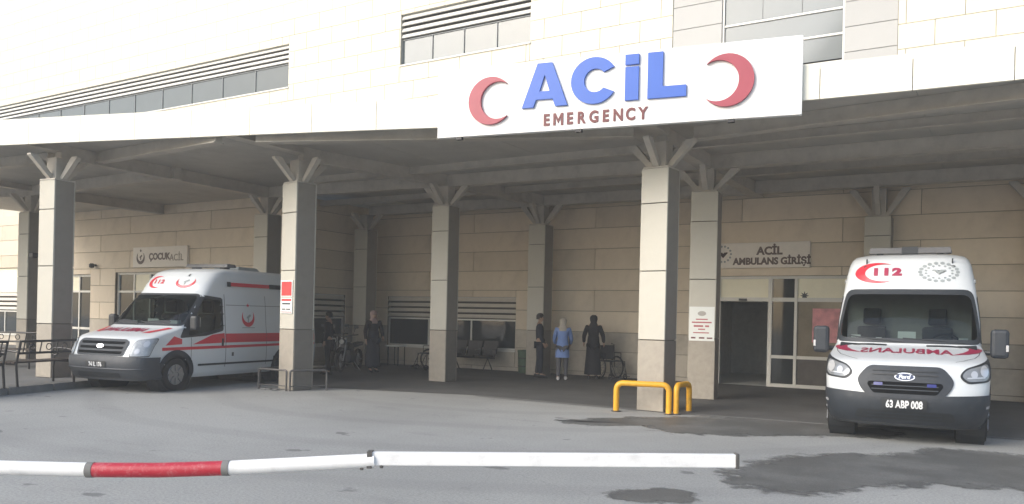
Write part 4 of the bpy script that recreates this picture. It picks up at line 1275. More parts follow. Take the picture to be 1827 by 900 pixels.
    for sg in (-1, 1):
        hp = round_poly([(.74, .70), (1.10, .71), (1.16, 1.00), (1.10, 1.035), (.80, 1.0), (.75, .93)], .035); hp = hp if sg > 0 else flip(hp)
        cu0, cz0 = sum(q[0] for q in hp) / len(hp), sum(q[1] for q in hp) / len(hp)
        patch('headlamp_gasket', [[(cu0 + (a - cu0) * 1.07, cz0 + (b - cz0) * 1.09) for a, b in hp]], v.wrap, M_SEAM, t, off=.006)
        hl = patch('headlamp', [hp], v.wrap, M_CLEARLAMP, t, off=.012)
        for (cu, cz, rr) in ((.98, .93, .055), (.86, .79, .05)):
            patch('reflector', [ellipse(rr, rr, 16, sg * cu, cz)], v.wrap, M_LAMPWHITE, hl, off=.016)
        cg = [(sg * .10, .98), (sg * .70, 1.06), (sg * .70, 1.12), (sg * .10, 1.04)]
        patch('cowl_vent', [cg], v.hood, M_PLASTIC2, t, off=.008)
        patch('bonnet_stripe', [[(sg * a, b) for a, b in ((.56, .52), (.72, .56), (.88, .98), (.78, .98))]], v.hood, M_VANRED, t, off=.006)
        f = lambda a, b, o, sg=sg: v.side(a, b, sg, o)
        # stripes on the flank
        patch('stripe', [[(.70, .90), (1.12, .92), (1.12, 1.02), (.92, 1.08)]], f, M_VANRED, t, off=.004)
        patch('stripe', [[(1.40, .91), (2.30, .93), (2.30, 1.13), (1.95, 1.10)]], f, M_VANRED, t, off=.008)
        patch('stripe', [[(2.32, .93), (5.38, .93), (5.38, 1.12), (2.32, 1.12)]], f, M_VANRED, t, off=.004)
        patch('stripe', [[(.62, .80), (5.38, .84), (5.38, .89), (.62, .86)]], f, M_VANRED, t, off=.004)
        patch('roof_stripe', [[(2.45, 2.13), (5.3, 2.13), (5.3, 2.21), (2.45, 2.21)]], f, M_VANRED, t, off=.03)
        patch('roof_stripe_lamp', [[(2.40, 2.12), (2.52, 2.12), (2.52, 2.22), (2.40, 2.22)]], f, M_INK, t, off=.036)
        patch('roof_stripe_lamp', [[(3.75, 2.12), (4.2, 2.12), (4.2, 2.22), (3.75, 2.22)]], f, M_INK, t, off=.036)
        patch('rubbing_strip', [round_poly([(1.55, .47), (5.2, .47), (5.2, .51), (1.55, .51)], .015)], f, M_PLASTIC2, t, off=.018)
        # seams, handle, lock
        for (y0, y1, z0, z1) in ((2.33, 2.345, .42, 1.95), (1.36, 1.372, .45, 1.05), (2.37, 5.2, 1.72, 1.73), (3.62, 3.632, .42, 1.95)):
            patch('seam', [[(y0, z0), (y1, z0), (y1, z1), (y0, z1)]], f, M_SEAM, t, off=.004)
        hb = MB(); hb.box(sg * .995, 2.24, .94, .03, .05, .16); hb.build('door_handle', M_PLASTIC2, t, bevel=.01)
        hb = MB(); hb.box(sg * .992, 2.55, .68, .012, .05, .08); hb.build('filler_cap', M_SEAM, t)
        # emblem on the flank
        cr = crescent(.20, .165, .06, PI / 2)
        if sg < 0: cr = [(-a, b) for a, b in cr]
        patch('crescent_mark', [[(a + 3.05, b + 1.46) for a, b in cr]], f, M_VANRED, t, off=.006)
        patch('star_mark', [[(a + 3.05, b + 1.73) for a, b in star(.05)]], f, M_VANRED, t, off=.006)
        patch('figure_mark', [[(3.03, 1.36), (3.07, 1.36), (3.08, 1.46), (3.14, 1.50), (3.12, 1.54), (3.06, 1.51), (3.0, 1.47), (3.01, 1.44), (3.04, 1.45)]], f, M_MARK, t, off=.006)
        patch('caption_mark', [[(2.85, 1.235), (3.25, 1.235), (3.25, 1.25), (2.85, 1.25)]], f, M_MARK, t, off=.006)
        # mirror
        mi = MB(); mi.tube([(sg * .93, 1.36, 1.20), (sg * 1.06, 1.32, 1.22)], .03, 8)
        mo = mi.build('mirror', M_PLASTIC2, t, smooth=40)
        hb = MB(); hb.box(sg * 1.12, 1.32, 1.34, .18, .13, .30); hb.build('housing', M_PLASTIC2, mo, bevel=.045)
        gl_ = MB(); gl_.box(sg * 1.12, 1.39, 1.35, .14, .006, .22); gl_.build('mirror_glass', M_CHROME, mo)
    me = text_mesh('AMBULANS', .23, .007, 0, .95)
    patch('bonnet_lettering', None, v.hood, M_VANMAROON, t, off=.006, step=.07, mesh2d=me, xf=lambda a, b: (-a * 1.0 - .06, .70 + b * 1.5))
    # roof front marks
    cr = crescent(.21, .18, .065, 0.0)
    patch('crescent_mark', [[(a * 1.1 - .42, b * .62 + 2.18) for a, b in cr]], v.wrap, M_VANRED, t, off=.006)
    for k, ch in enumerate('112'):
        patch('digit', None, v.wrap, M_VANRED, t, off=.008, step=.06, mesh2d=text_mesh(ch, .14, .006, 0, 1.3), xf=lambda a, b, k=k: (a - .46 + .11 * k, b * .8 + 2.19))
    cr = crescent(.20, .17, .06, PI / 2)
    patch('crescent_mark', [[(a * 1.2 + .38, b * .62 + 2.18) for a, b in cr]], v.wrap, M_VANRED, t, off=.006)
    patch('star_mark', [[(a + .38, b + 2.33) for a, b in star(.04)]], v.wrap, M_INK, t, off=.006)
    patch('figure_mark', [[(.36, 2.12), (.39, 2.12), (.40, 2.18), (.47, 2.21), (.45, 2.24), (.39, 2.22), (.33, 2.19), (.34, 2.17), (.37, 2.18)]], v.wrap, M_MARK, t, off=.007)
    # light bar and air unit on the roof
    lb = MB(); lb.loft([[(-.60, 2.75, 2.555), (.60, 2.75, 2.555), (.60, 3.05, 2.555), (-.60, 3.05, 2.555)], [(-.58, 2.78, 2.63), (.58, 2.78, 2.63), (.58, 3.02, 2.63), (-.58, 3.02, 2.63)]])
    lbo = lb.build('light_bar', M_BEACON, t, bevel=.01)
    fb = MB(); fb.span(-.45, -.35, 2.8, 3.0, 2.50, 2.56); fb.span(.35, .45, 2.8, 3.0, 2.50, 2.56); fb.build('mount', M_PLASTIC2, lbo)
    ac = MB(); ac.loft([[(-.40, 3.3, 2.51), (.40, 3.3, 2.51), (.40, 4.1, 2.51), (-.40, 4.1, 2.51)], [(-.34, 3.42, 2.61), (.34, 3.42, 2.61), (.34, 4.0, 2.61), (-.34, 4.0, 2.61)]]); ac.build('roof_unit', M_MARK, t, bevel=.02)
    an = MB(); an.tube([(.74, 1.98, 2.0), (.80, 2.10, 2.12)], .01, 6); an.build('aerial', M_INK, t)
    un = MB(); un.span(-.82, .82, .55, 5.3, .24, .42); un.build('underbody', M_PLASTIC2, t)
    wp = MB(); wp.tube([v.wrap(.75, 1.29, .02), v.wrap(.35, 1.31, .02), v.wrap(-.02, 1.34, .018)], .009, 6); wp.tube([v.wrap(-.05, 1.29, .02), v.wrap(-.45, 1.31, .02), v.wrap(-.80, 1.35, .018)], .009, 6)
    wp.build('wiper', M_INK, t)
    return t
ambulance_old()

# ================================================================== posters and notices
def bar_lines(parent, rows_, m, y):
    for (u0, u1, z, h) in rows_:
        b_ = MB(); b_.span(u0, u1, y - .003, y, z, z + h); b_.build('print_line', m, parent)
t = thing('poster', 'square red poster on the clad column beside the striped ambulance', 'poster', (CB[0], CB[1], 1.92), R(-9))
b_ = MB(); b_.span(-.20, .20, -.270, -.262, 0, .34); b_.build('sheet', M_WHITE, t)
b_ = MB(); b_.span(-.175, .175, -.274, -.2705, .02, .31); b_.build('print', M_POSTRED, t)
t = thing('notice', 'white notice with red border and dark lines below the red poster', 'notice', (CB[0], CB[1], 1.575), R(-9))
b_ = MB(); b_.span(-.20, .20, -.270, -.262, 0, .32); b_.build('sheet', M_PAPER, t)
bar_lines(t, [(-.17, .17, .255, .045)], M_POSTRED, -.2705)
bar_lines(t, [(-.14, .14, .185, .03), (-.15, -.03, .075, .025), (.0, .14, .075, .025)], M_INK, -.2705)
bar_lines(t, [(-.18, .18, .02, .02)], M_POSTPINK, -.2705)
t = thing('notice', 'white notice with rows of small red print on the column beside the ambulance entrance', 'notice', (CF[0], CF[1], 1.2), R(8))
b_ = MB(); b_.span(-.255, .255, -.286, -.278, 0, .70); b_.build('sheet', M_PAPER, t)
M_PRINT = mat('print_red', (.45, .13, .14), .6); M_PRINT2 = mat('print_grey', (.42, .40, .37), .6)
bar_lines(t, [(-.12, .12, .43, .022), (-.20, .20, .365, .028), (-.16, .03, .285, .035), (.07, .15, .285, .035), (-.07, .07, .225, .025), (-.17, .15, .155, .022)], M_PRINT, -.2865)
bar_lines(t, [(-.21, -.12, .045, .032), (-.05, .06, .045, .032), (.11, .22, .045, .028)], M_MAROON, -.2865)
b_ = MB(); b_.prism(ellipse(.085, .05, 20, 0, .56), lambda u, v, d: (u, d, v), -.289, -.2865); b_.build('emblem', M_PRINT2, t)

# ================================================================== guard rails
def hoop(pts, h, rr=.11, k=5):
    a, b = Vector((*pts[0], 0)), Vector((*pts[1], 0)); d = (b - a).normalized()
    out = [a.copy()]
    for q in range(k + 1):
        an = (PI / 2) * q / k
        out.append(a + d * (rr - rr * math.cos(an)) + Vector((0, 0, h - rr + rr * math.sin(an))))
    for q in range(k + 1):
        an = (PI / 2) * q / k
        out.append(b - d * (rr - rr * math.sin(an)) + Vector((0, 0, h - rr + rr * math.cos(an))))
    out.append(b.copy())
    return out
yg = thing('guard_rail', 'yellow tubular guard hoops standing round the foot of a bright clad column', 'guard rail', (-5.2, 13.2, 0))
O = Vector((-5.2, 13.2))
def rel(p): return (p[0] - O.x, p[1] - O.y)
for a, b in (((-5.68, 13.02), (-4.80, 13.22)), ((-4.70, 13.30), (-4.66, 13.85))):
    mb = MB(); mb.tube(hoop((rel(a), rel(b)), .50), .05, 14); mb.build('hoop', M_YELLOW, yg, smooth=40)
    for p_ in (a, b):
        fb = MB(); q = rel(p_); fb.lathe([(.085, .0), (.085, .012), (.055, .016)], (q[0], q[1], .006), 'Z', 16); fb.build('foot_plate', M_RAILGREY, yg)
gg = thing('guard_rail', 'low thin grey hoop rail round the foot of the poster column', 'guard rail', (-12.5, 12.2, 0))
O = Vector((-12.5, 12.2))
for a, b in (((-13.15, 11.75), (-12.38, 11.78)), ((-12.30, 11.80), (-11.92, 12.45)), ((-13.2, 11.82), (-13.2, 12.6))):
    mb = MB(); mb.tube(hoop((rel(a), rel(b)), .42, .05), .022, 10); mb.build('hoop', M_RAILGREY, gg, smooth=40)
    qa, qb = rel(a), rel(b)
    mb = MB(); mb.tube([(qa[0], qa[1], .10), (qb[0], qb[1], .10)], .012, 8); mb.build('rail', M_RAILGREY, gg)
rub = MB()
for k in range(9):
    mt = Matrix.Rotation(random.random() * 3, 3, 'Z')
    rub.box(-13.0 + random.random() * .55, 11.62 + random.random() * .18, .02, .06 + .1 * random.random(), .05 + .05 * random.random(), .03, mt)
o = rub.build('rubble', M_CONC); o['kind'] = 'stuff'

# ================================================================== benches on the sidewalk
def park_bench(label, x, y, rz, L=1.55):
    """steel framed bench with scroll arms, seat at 0.45, facing local -Y"""
    t = thing('bench', label, 'bench', (x, y, SW), rz, None)
    for sx in (-1, 1):
        xx = sx * (L / 2 - .04)
        fr = MB()
        fr.tube([(xx, -.24, 0), (xx, -.25, .30), (xx, -.22, .44)], .022, 8)
        fr.tube([(xx, .26, 0), (xx, .22, .42), (xx, .32, .86)], .022, 8)
        fr.tube([(xx, -.24, .42), (xx, .22, .42)], .02, 8)
        fr.tube([(xx, -.22, .44), (xx, -.24, .60)] + [(xx, -.20 - .07 * math.cos(a), .60 + .07 * math.sin(a)) for a in [PI * k / 8 for k in range(1, 14)]], .017, 8)
        fr.tube([(xx, -.20, .67), (xx, .0, .67), (xx, .26, .64)], .02, 8)
        fr.build('end_frame', M_BLACKMETAL, t, smooth=40)
    for k in range(5):
        sb = MB(); sb.span(-L / 2, L / 2, -.23 + .093 * k, -.23 + .093 * k + .075, .435, .465); sb.build('seat_slat', M_WOODDARK, t)
    for z, yy in ((.62, .265), (.84, .315)):
        rb = MB(); rb.tube([(-L / 2 + .04, yy, z), (L / 2 - .04, yy, z)], .022, 8); rb.build('back_rail', M_BLACKMETAL, t)
    for k in range(7):
        xx = -L / 2 + .04 + (L - .08) * (k + .5) / 7
        if k % 2 == 0:
            rb = MB(); rb.tube([(xx, .266, .62), (xx, .316, .84)], .012, 6); rb.build('back_bar', M_BLACKMETAL, t)
        else:
            rb = MB(); rb.tube([(xx + .06 * math.cos(a), .29, .73 + .06 * math.sin(a)) for a in [2 * PI * q / 14 for q in range(15)]], .009, 6); rb.build('back_ring', M_BLACKMETAL, t)
    return t
park_bench('black metal bench with its open back to the parked ambulance', -15.74, 8.62, R(-74), 1.4)
park_bench('black metal bench with scroll arms cut off by the frame, before the sidewalk column', -15.26, 6.98, R(-74), 1.6)
park_bench('dark slatted bench standing against the louvred wing window', -20.6, 10.6, R(20), 1.7)

# ================================================================== barrier boom
boom = thing('barrier', 'red and white barrier boom lowered across the driveway', 'barrier', (-6.95, 1.45, 0), 0)
BO = Vector((-6.95, 1.45, 0))
def bp_(x, y, z): return Vector((x, y, z)) - BO
hs = MB(); hs.span(-.18, .18, -.18, .18, 0, 1.0); hs.build('housing', M_BOOMW, boom, bevel=.03)
hs = MB(); hs.span(-.12, .12, -.26, -.181, .50, .74); hs.build('arm_clamp', M_STEEL, boom, bevel=.01)
segs = [(M_BOOMW, [(-6.95, 1.30, .62), (-6.0, 1.95, .625), (-5.05, 2.57, .63), (-4.575, 2.848, .63)], .042),
        (M_BOOMR, [(-4.575, 2.848, .63), (-4.24, 3.05, .637), (-3.912, 3.25, .657)], .0435),
        (M_BOOMW, [(-3.912, 3.25, .657), (-3.52, 3.49, .69), (-3.15, 3.71, .722)], .042)]
for m, pts, r_ in segs:
    mb = MB(); mb.tube([bp_(*q) for q in pts], r_, 18); mb.build('pole', m, boom, smooth=40)
mb = MB(); mb.beam(bp_(-3.17, 3.70, .733), bp_(-1.32, 4.80, .768), .05, .078); mb.build('extension', M_BOOMW, boom, bevel=.006)
mb = MB(); d = (Vector((-1.32, 4.80, .768)) - Vector((-3.17, 3.70, .733))).normalized(); c0 = Vector((-1.32, 4.80, .768))
mb.beam(bp_(*(c0 - d * .01)), bp_(*(c0 + d * .012)), .062, .09); mb.build('end_cap', M_RAILGREY, boom, bevel=.005)
mb = MB(); mb.beam(bp_(-3.19, 3.69, .728), bp_(-3.165, 3.705, .728), .072, .10); mb.build('joint_collar', M_RAILGREY, boom)
for q in ((-3.21, 3.66, .678), (-3.11, 3.72, .692)):
    mb = MB(); mb.lathe([(.010, -.012), (.012, 0), (.010, .012)], bp_(*q), 'Z', 8); mb.build('bolt', M_RAILGREY, boom)
for q in ((-4.585, 2.842, .63), (-3.90, 3.257, .658)):
    mb = MB(); mb.tube([bp_(*q) - d * .02, bp_(*q) + d * .02], .046, 16); mb.build('sleeve', M_CONC, boom, smooth=40)

# ================================================================== people
M_SKIN = mat('skin', (0.42, 0.27, 0.19), .55)
M_HAIR = mat('dark_hair', (0.02, 0.016, 0.014), .6)
M_NAVY = mat('navy_cloth', (0.022, 0.026, 0.038), .85, noise=.2, nscale=9)
M_BLACKC = mat('black_cloth', (0.016, 0.015, 0.018), .85, noise=.2, nscale=9)
M_BLUEC = mat('blue_cloth', (0.17, 0.26, 0.52), .85, noise=.12, nscale=7)
M_GREYC = mat('grey_cloth', (0.085, 0.085, 0.095), .85, noise=.15, nscale=9)
M_SHOE = mat('dark_shoe', (0.02, 0.02, 0.02), .5)
M_SHOEW = mat('pale_shoe', (0.55, 0.53, 0.52), .5)
M_SCARF = mat('beige_scarf', (0.42, 0.38, 0.32), .85, noise=.1)
M_SCARFP = mat('mauve_scarf', (0.36, 0.25, 0.22), .85, noise=.1)

def skin_mesh(name, joints, edges, root, m, sub=2):
    me = bpy.data.meshes.new(name)
    keys = list(joints)
    me.from_pydata([joints[k][:3] for k in keys], [(keys.index(a), keys.index(b)) for a, b in edges], [])
    o = bpy.data.objects.new(name, me); COL.objects.link(o)
    md = o.modifiers.new('skin', 'SKIN'); md.use_smooth_shade = True
    if not me.skin_vertices:
        bm = bmesh.new(); bm.from_mesh(me); bm.verts.layers.skin.verify(); bm.to_mesh(me); bm.free()
    for i, k in enumerate(keys):
        r_ = joints[k][3]
        sv = me.skin_vertices[0].data[i]
        sv.radius = (r_, r_) if not isinstance(r_, tuple) else r_
        sv.use_root = (k == root)
    sb_ = o.modifiers.new('sub', 'SUBSURF'); sb_.levels = sub; sb_.render_levels = sub
    dg = bpy.context.evaluated_depsgraph_get()
    nm = bpy.data.meshes.new_from_object(o.evaluated_get(dg))
    bpy.data.objects.remove(o)
    nm.materials.clear(); nm.materials.append(m); nm.shade_smooth()
    return nm

def person(label, x, y, rz, h=1.68, top=M_NAVY, legs=M_NAVY, shoe=M_SHOE, hair=M_HAIR, scarf=None, skirt=None, coat=0.0, lean=0.0,
           armL=None, armR=None, step=.06, headtilt=0.0):
    t = thing('person', label, 'person', (x, y, .006), rz)
    k = h / 1.70
    def L(p):  # lean the upper body forwards about the hips
        x_, y_, z_, r_ = p
        if z_ > .95:
            dz = z_ - .95
            y_ = y_ - dz * math.sin(lean); z_ = .95 + dz * math.cos(lean)
        return (x_ * k, y_ * k, z_ * k, tuple(q * k for q in r_) if isinstance(r_, tuple) else r_ * k)
    armL = armL or [(.235, .03, 1.14), (.235, -.05, .90)]
    armR = armR or [(-.235, .03, 1.14), (-.235, -.05, .90)]
    J = {'pelvis': (0, 0, .95, (.14, .10)), 'waist': (0, 0, 1.08, (.125, .095)), 'chest': (0, .005, 1.27, (.15, .105)), 'collar': (0, .01, 1.42, (.10, .07)), 'neck': (0, 0, 1.49, .05),
         'jaw': (0, -.02, 1.55, .066), 'skull': (0, -.005, 1.62, .084), 'crown': (0, 0, 1.675, .060), 'nose': (0, -.105, 1.585, .014)}
    E = [('pelvis', 'waist'), ('waist', 'chest'), ('chest', 'collar'), ('collar', 'neck'), ('neck', 'jaw'), ('jaw', 'skull'), ('skull', 'crown'), ('jaw', 'nose')]
    for s_, arm in ((1, armL), (-1, armR)):
        n = 'L' if s_ > 0 else 'R'
        (ex, ey, ez), (wx, wy, wz) = arm
        dv = Vector((wx - ex, wy - ey, wz - ez)).normalized()
        palm = Vector((wx, wy, wz)) + dv * .07
        J['sh' + n] = (s_ * .165, .01, 1.40, .062); J['el' + n] = (ex, ey, ez, .043); J['wr' + n] = (wx, wy, wz, .028)
        J['pa' + n] = (palm.x, palm.y, palm.z, (.036, .018))
        E += [('collar', 'sh' + n), ('sh' + n, 'el' + n), ('el' + n, 'wr' + n), ('wr' + n, 'pa' + n)]
        side_ = dv.cross(Vector((s_, 0, 0)));
        if side_.length < .1: side_ = Vector((0, 0, 1))
        side_.normalize()
        for q, (o_, ln) in enumerate(((-.030, .065), (-.010, .080), (.010, .075), (.030, .055))):
            tip = palm + side_ * o_ + dv * ln + Vector((-s_ * .015, 0, 0))
            mid = palm + side_ * o_ + dv * ln * .5
            J['f%d%s' % (q, n)] = (mid.x, mid.y, mid.z, .0095); J['t%d%s' % (q, n)] = (tip.x, tip.y, tip.z, .008)
            E += [('pa' + n, 'f%d%s' % (q, n)), ('f%d%s' % (q, n), 't%d%s' % (q, n))]
        th = palm - dv * .02 + side_ * -.055
        J['th' + n] = (th.x, th.y, th.z, .010); E += [('pa' + n, 'th' + n)]
        fy = step * s_
        J['hip' + n] = (s_ * .09, 0, .88, .092); J['kn' + n] = (s_ * .10, fy * .5 - .015, .49, .060); J['an' + n] = (s_ * .10, fy + .02, .085, .040); J['to' + n] = (s_ * .11, fy - .13, .035, .036)
        E += [('pelvis', 'hip' + n), ('hip' + n, 'kn' + n), ('kn' + n, 'an' + n), ('an' + n, 'to' + n)]
    JJ = {a: L(b) for a, b in J.items()}
    mesh_obj('body', skin_mesh('body', JJ, E, 'pelvis', M_SKIN, 1), t)
    def sub(keys, grow, root, m, name):
        jj = {}
        for q in keys:
            a = JJ[q]; r_ = a[3]
            jj[q] = (a[0], a[1], a[2], tuple(w + grow for w in r_) if isinstance(r_, tuple) else r_ + grow)
        ee = [e_ for e_ in E if e_[0] in keys and e_[1] in keys]
        return mesh_obj(name, skin_mesh(name, jj, ee, root, m, 1), t)
    up = ['pelvis', 'waist', 'chest', 'collar'] + ['sh' + n for n in 'LR'] + ['el' + n for n in 'LR'] + ['wr' + n for n in 'LR']
    sub(up, .018, 'pelvis', top, 'jacket')
    sub(['pelvis'] + [a + n for n in 'LR' for a in ('hip', 'kn', 'an')], .014, 'pelvis', legs, 'trousers')
    for n in 'LR':
        a, b = Vector(JJ['an' + n][:3]), Vector(JJ['to' + n][:3])
        fb = MB(); d_ = (b - a); d_.z = 0; d_.normalize(); sd_ = Vector((-d_.y, d_.x, 0))
        base = Vector((a.x, a.y, 0)); rings = []
        for f_, w_, hh in ((-.07, .030, .07), (-.04, .042, .10), (.06, .046, .09), (.14, .048, .06), (.20, .034, .04)):
            c_ = base + d_ * f_ * k
            rings.append([c_ + sd_ * (w_ * math.cos(a_)) + Vector((0, 0, max(hh * .5 + hh * .5 * math.sin(a_), 0.0))) for a_ in [2 * PI * q / 10 for q in range(10)]])
        fb.loft(rings); fb.build('shoe', shoe, t, smooth=50)
    def ring(c_, rx, ry, z, n=16): return [(c_[0] + rx * math.cos(2 * PI * q / n), c_[1] + ry * math.sin(2 * PI * q / n), z) for q in range(n)]
    hd = Vector(JJ['skull'][:3])
    if scarf:
        sc = MB(); nk = Vector(JJ['collar'][:3])
        sc.loft([ring((nk.x, nk.y + .01), .155 * k, .125 * k, nk.z - .06), ring((nk.x, nk.y + .01), .12 * k, .11 * k, nk.z + .03), ring((hd.x, hd.y + .025), .085 * k, .085 * k, hd.z - .10 * k), ring((hd.x, hd.y + .022), .108 * k, .100 * k, hd.z), ring((hd.x, hd.y + .018), .098 * k, .095 * k, hd.z + .06 * k), ring((hd.x, hd.y + .01), .05 * k, .05 * k, hd.z + .105 * k)])
        sc.build('headscarf', scarf, t, smooth=60)
    else:
        hr = MB()
        hr.loft([ring((hd.x, hd.y + .035), .082 * k, .072 * k, hd.z - .06 * k), ring((hd.x, hd.y + .022), .096 * k, .088 * k, hd.z - .01), ring((hd.x, hd.y + .012), .096 * k, .098 * k, hd.z + .045 * k), ring((hd.x, hd.y + .005), .06 * k, .065 * k, hd.z + .098 * k), ring((hd.x, hd.y), .02 * k, .02 * k, hd.z + .11 * k)])
        hr.build('hair', hair, t, smooth=60)
        for s_ in (-1, 1):
            er = MB(); er.lathe([(.008, -.012), (.022, 0), (.008, .012)], (hd.x + s_ * .088 * k, hd.y, hd.z - .035), 'X', 8); er.build('ear', M_SKIN, t, smooth=60)
    for s_ in (-1, 1):
        ey_ = MB(); ey_.lathe([(.004, -.006), (.011, 0), (.004, .006)], (hd.x + s_ * .032 * k, hd.y - .082 * k, hd.z - .012), 'Y', 8); ey_.build('eye', M_INK, t)
    mo = MB(); mo.box(hd.x, hd.y - .083 * k, hd.z - .085 * k, .045, .012, .010); mo.build('mouth', M_MAROON, t)
    if skirt:
        z1, z0, rx, m = skirt
        c1 = JJ['waist']; sk = MB(); n = 20; rings = []
        for q in range(7):
            f_ = q / 6; z = (z1 + (z0 - z1) * f_) * k
            r1 = (.150 + (rx - .150) * f_ ** .8) * k
            rings.append([((r1 * (1 + .05 * math.sin(a_ * 5) * f_)) * math.cos(a_), c1[1] * (1 - f_) + (r1 * .8 * (1 + .05 * math.cos(a_ * 6) * f_)) * math.sin(a_), z) for a_ in [2 * PI * w / n for w in range(n)]])
        sk.loft(rings); sk.build('skirt', m, t, smooth=60)
    return t

person('person in a navy jacket and trousers standing in profile beside the green bin', -10.62, 19.15, R(120), 1.70, M_NAVY, M_NAVY, step=.05, armL=[(.22, .0, 1.14), (.20, -.14, .94)], armR=[(-.22, .0, 1.14), (-.20, -.10, .92)])
person('person in a light blue jacket with pale headscarf bending forward, seen from behind', -9.72, 18.75, R(205), 1.60, M_BLUEC, M_GREYC, shoe=M_SHOEW, scarf=M_SCARF, lean=R(10), skirt=(1.12, .62, .20, M_BLUEC), armL=[(.24, -.10, 1.12), (.20, -.28, .98)], armR=[(-.24, -.10, 1.12), (-.20, -.28, .98)], step=.09)
person('person in a long black dress and black headscarf standing by the plain wall', -9.30, 19.72, R(200), 1.68, M_BLACKC, M_BLACKC, scarf=M_BLACKC, skirt=(1.15, .12, .23, M_BLACKC), armL=[(.26, -.02, 1.16), (.27, -.14, .98)], armR=[(-.26, -.02, 1.16), (-.27, -.14, .98)])
person('person in a long dark coat and mauve scarf standing in the porch by the motorcycle', -14.85, 17.30, R(60), 1.68, M_BLACKC, M_NAVY, scarf=M_SCARFP, skirt=(1.15, .16, .22, M_NAVY), armL=[(.25, .0, 1.14), (.22, -.16, .98)])
person('person in dark clothes half hidden behind the poster column', -15.05, 15.75, R(-60), 1.62, M_BLACKC, M_BLACKC, step=.05)

# ================================================================== things in the porch
def torus(mb, c, axis, R0, r0, n=26, m=8):
    pts = []
    for k in range(n + 1):
        a = 2 * PI * k / n
        v_ = Vector((R0 * math.cos(a), 0, R0 * math.sin(a))) if axis == 'Y' else Vector((0, R0 * math.cos(a), R0 * math.sin(a)))
        pts.append(Vector(c) + v_)
    mb.tube(pts, r0, m, cap=False)

def motorcycle(label, x, y, rz):
    t = thing('motorcycle', label, 'motorcycle', (x, y, .006), rz)   # nose to -Y
    for yy in (-.66, .62):
        w = MB(); torus(w, (0, yy, .30), 'X', .245, .055); wo = w.build('wheel', M_TYRE, t, smooth=50)
        rm_ = MB()
        for k in range(8):
            a = PI * k / 8
            rm_.tube([(0, yy + .2 * math.cos(a), .30 + .2 * math.sin(a)), (0, yy - .2 * math.cos(a), .30 - .2 * math.sin(a))], .008, 5)
        rm_.build('rim', M_RIM, wo)
    for s_ in (-1, 1):
        fr = MB()
        fr.tube([(s_ * .08, -.66, .30), (s_ * .08, -.50, .72), (s_ * .07, -.44, .92)], .022, 8)
        fr.build('fork', M_RIM, t, smooth=50)
        fr = MB(); fr.tube([(s_ * .09, .62, .30), (s_ * .09, .15, .36)], .020, 8); fr.build('swing_arm', M_RIM, t, smooth=50)
    en = MB(); en.loft([[(-.13, -.25, .22), (.13, -.25, .22), (.13, .18, .22), (-.13, .18, .22)], [(-.15, -.28, .40), (.15, -.28, .40), (.15, .2, .40), (-.15, .2, .40)], [(-.10, -.2, .58), (.10, -.2, .58), (.10, .12, .58), (-.10, .12, .58)]]); en.build('engine', M_PLASTIC2, t, bevel=.03)
    tk = MB(); tk.loft([[(-.09, -.42, .60), (.09, -.42, .60), (.11, .05, .56), (-.11, .05, .56)], [(-.14, -.38, .74), (.14, -.38, .74), (.13, .05, .70), (-.13, .05, .70)], [(-.09, -.32, .83), (.09, -.32, .83), (.08, .03, .76), (-.08, .03, .76)]]); tk.build('tank', M_BLACKMETAL, t, bevel=.03)
    st = MB(); st.loft([[(-.12, .04, .64), (.12, .04, .64), (.11, .75, .70), (-.11, .75, .70)], [(-.13, .02, .73), (.13, .02, .73), (.12, .78, .80), (-.12, .78, .80)]]); st.build('saddle', M_SEAT, t, bevel=.03)
    hb = MB(); hb.tube([(-.36, -.30, 1.02), (-.22, -.40, 1.0), (0, -.45, .95), (.22, -.40, 1.0), (.36, -.30, 1.02)], .016, 8); hb.build('handlebar', M_BLACKMETAL, t)
    hl = MB(); hl.lathe([(.04, .10), (.085, .05), (.09, 0), (.05, -.03)], (0, -.56, .82), 'Y', 16); h_ = hl.build('headlamp', M_PLASTIC2, t, smooth=50)
    ln_ = MB(); ln_.lathe([(.075, 0), (.06, -.02)], (0, -.592, .82), 'Y', 16); ln_.build('lens', M_LAMPWHITE, h_)
    for s_ in (-1, 1):
        mi = MB(); mi.tube([(s_ * .24, -.38, 1.0), (s_ * .32, -.42, 1.20)], .008, 6); mi.box(s_ * .34, -.42, 1.24, .13, .02, .09); mi.build('mirror', M_PLASTIC2, t)
    fd = MB(); torus_pts = [(0, -.66 + .33 * math.cos(a), .30 + .33 * math.sin(a)) for a in [R(20) + R(120) * k / 8 for k in range(9)]]
    fd.tube(torus_pts, .06, 8); fd.build('mudguard', M_BLACKMETAL, t, smooth=50)
    sdst = MB(); sdst.tube([(.10, .0, .30), (.30, .06, .0)], .014, 6); sdst.build('side_stand', M_RIM, t)
    return t
motorcycle('dark motorcycle parked under the canopy beside the corner column', -15.75, 17.35, R(20))
motorcycle('dark motorcycle parked against the return wall behind the first one', -16.95, 18.1, R(35))

def bin_(label, x, y, r_, h, m):
    t = thing('litter_bin', label, 'bin', (x, y, .006))
    b_ = MB(); b_.lathe([(r_ * .86, 0), (r_ * .9, .02), (r_, h - .06), (r_ * 1.04, h - .05), (r_ * 1.04, h), (r_ * .92, h), (r_ * .88, h - .10)], (0, 0, 0), 'Z', 24); b_.build('drum', m, t, smooth=35)
    for z in (h * .3, h * .65):
        g_ = MB(); g_.lathe([(r_ * .97, z - .012), (r_ * 1.0, z - .006), (r_ * 1.0, z + .006), (r_ * .97, z + .012)], (0, 0, 0), 'Z', 24); g_.build('band', M_BLACKMETAL, t)
    return t
bin_('green metal litter bin by the back wall beside a column', -11.72, 20.38, .26, .66, M_GREENBIN)
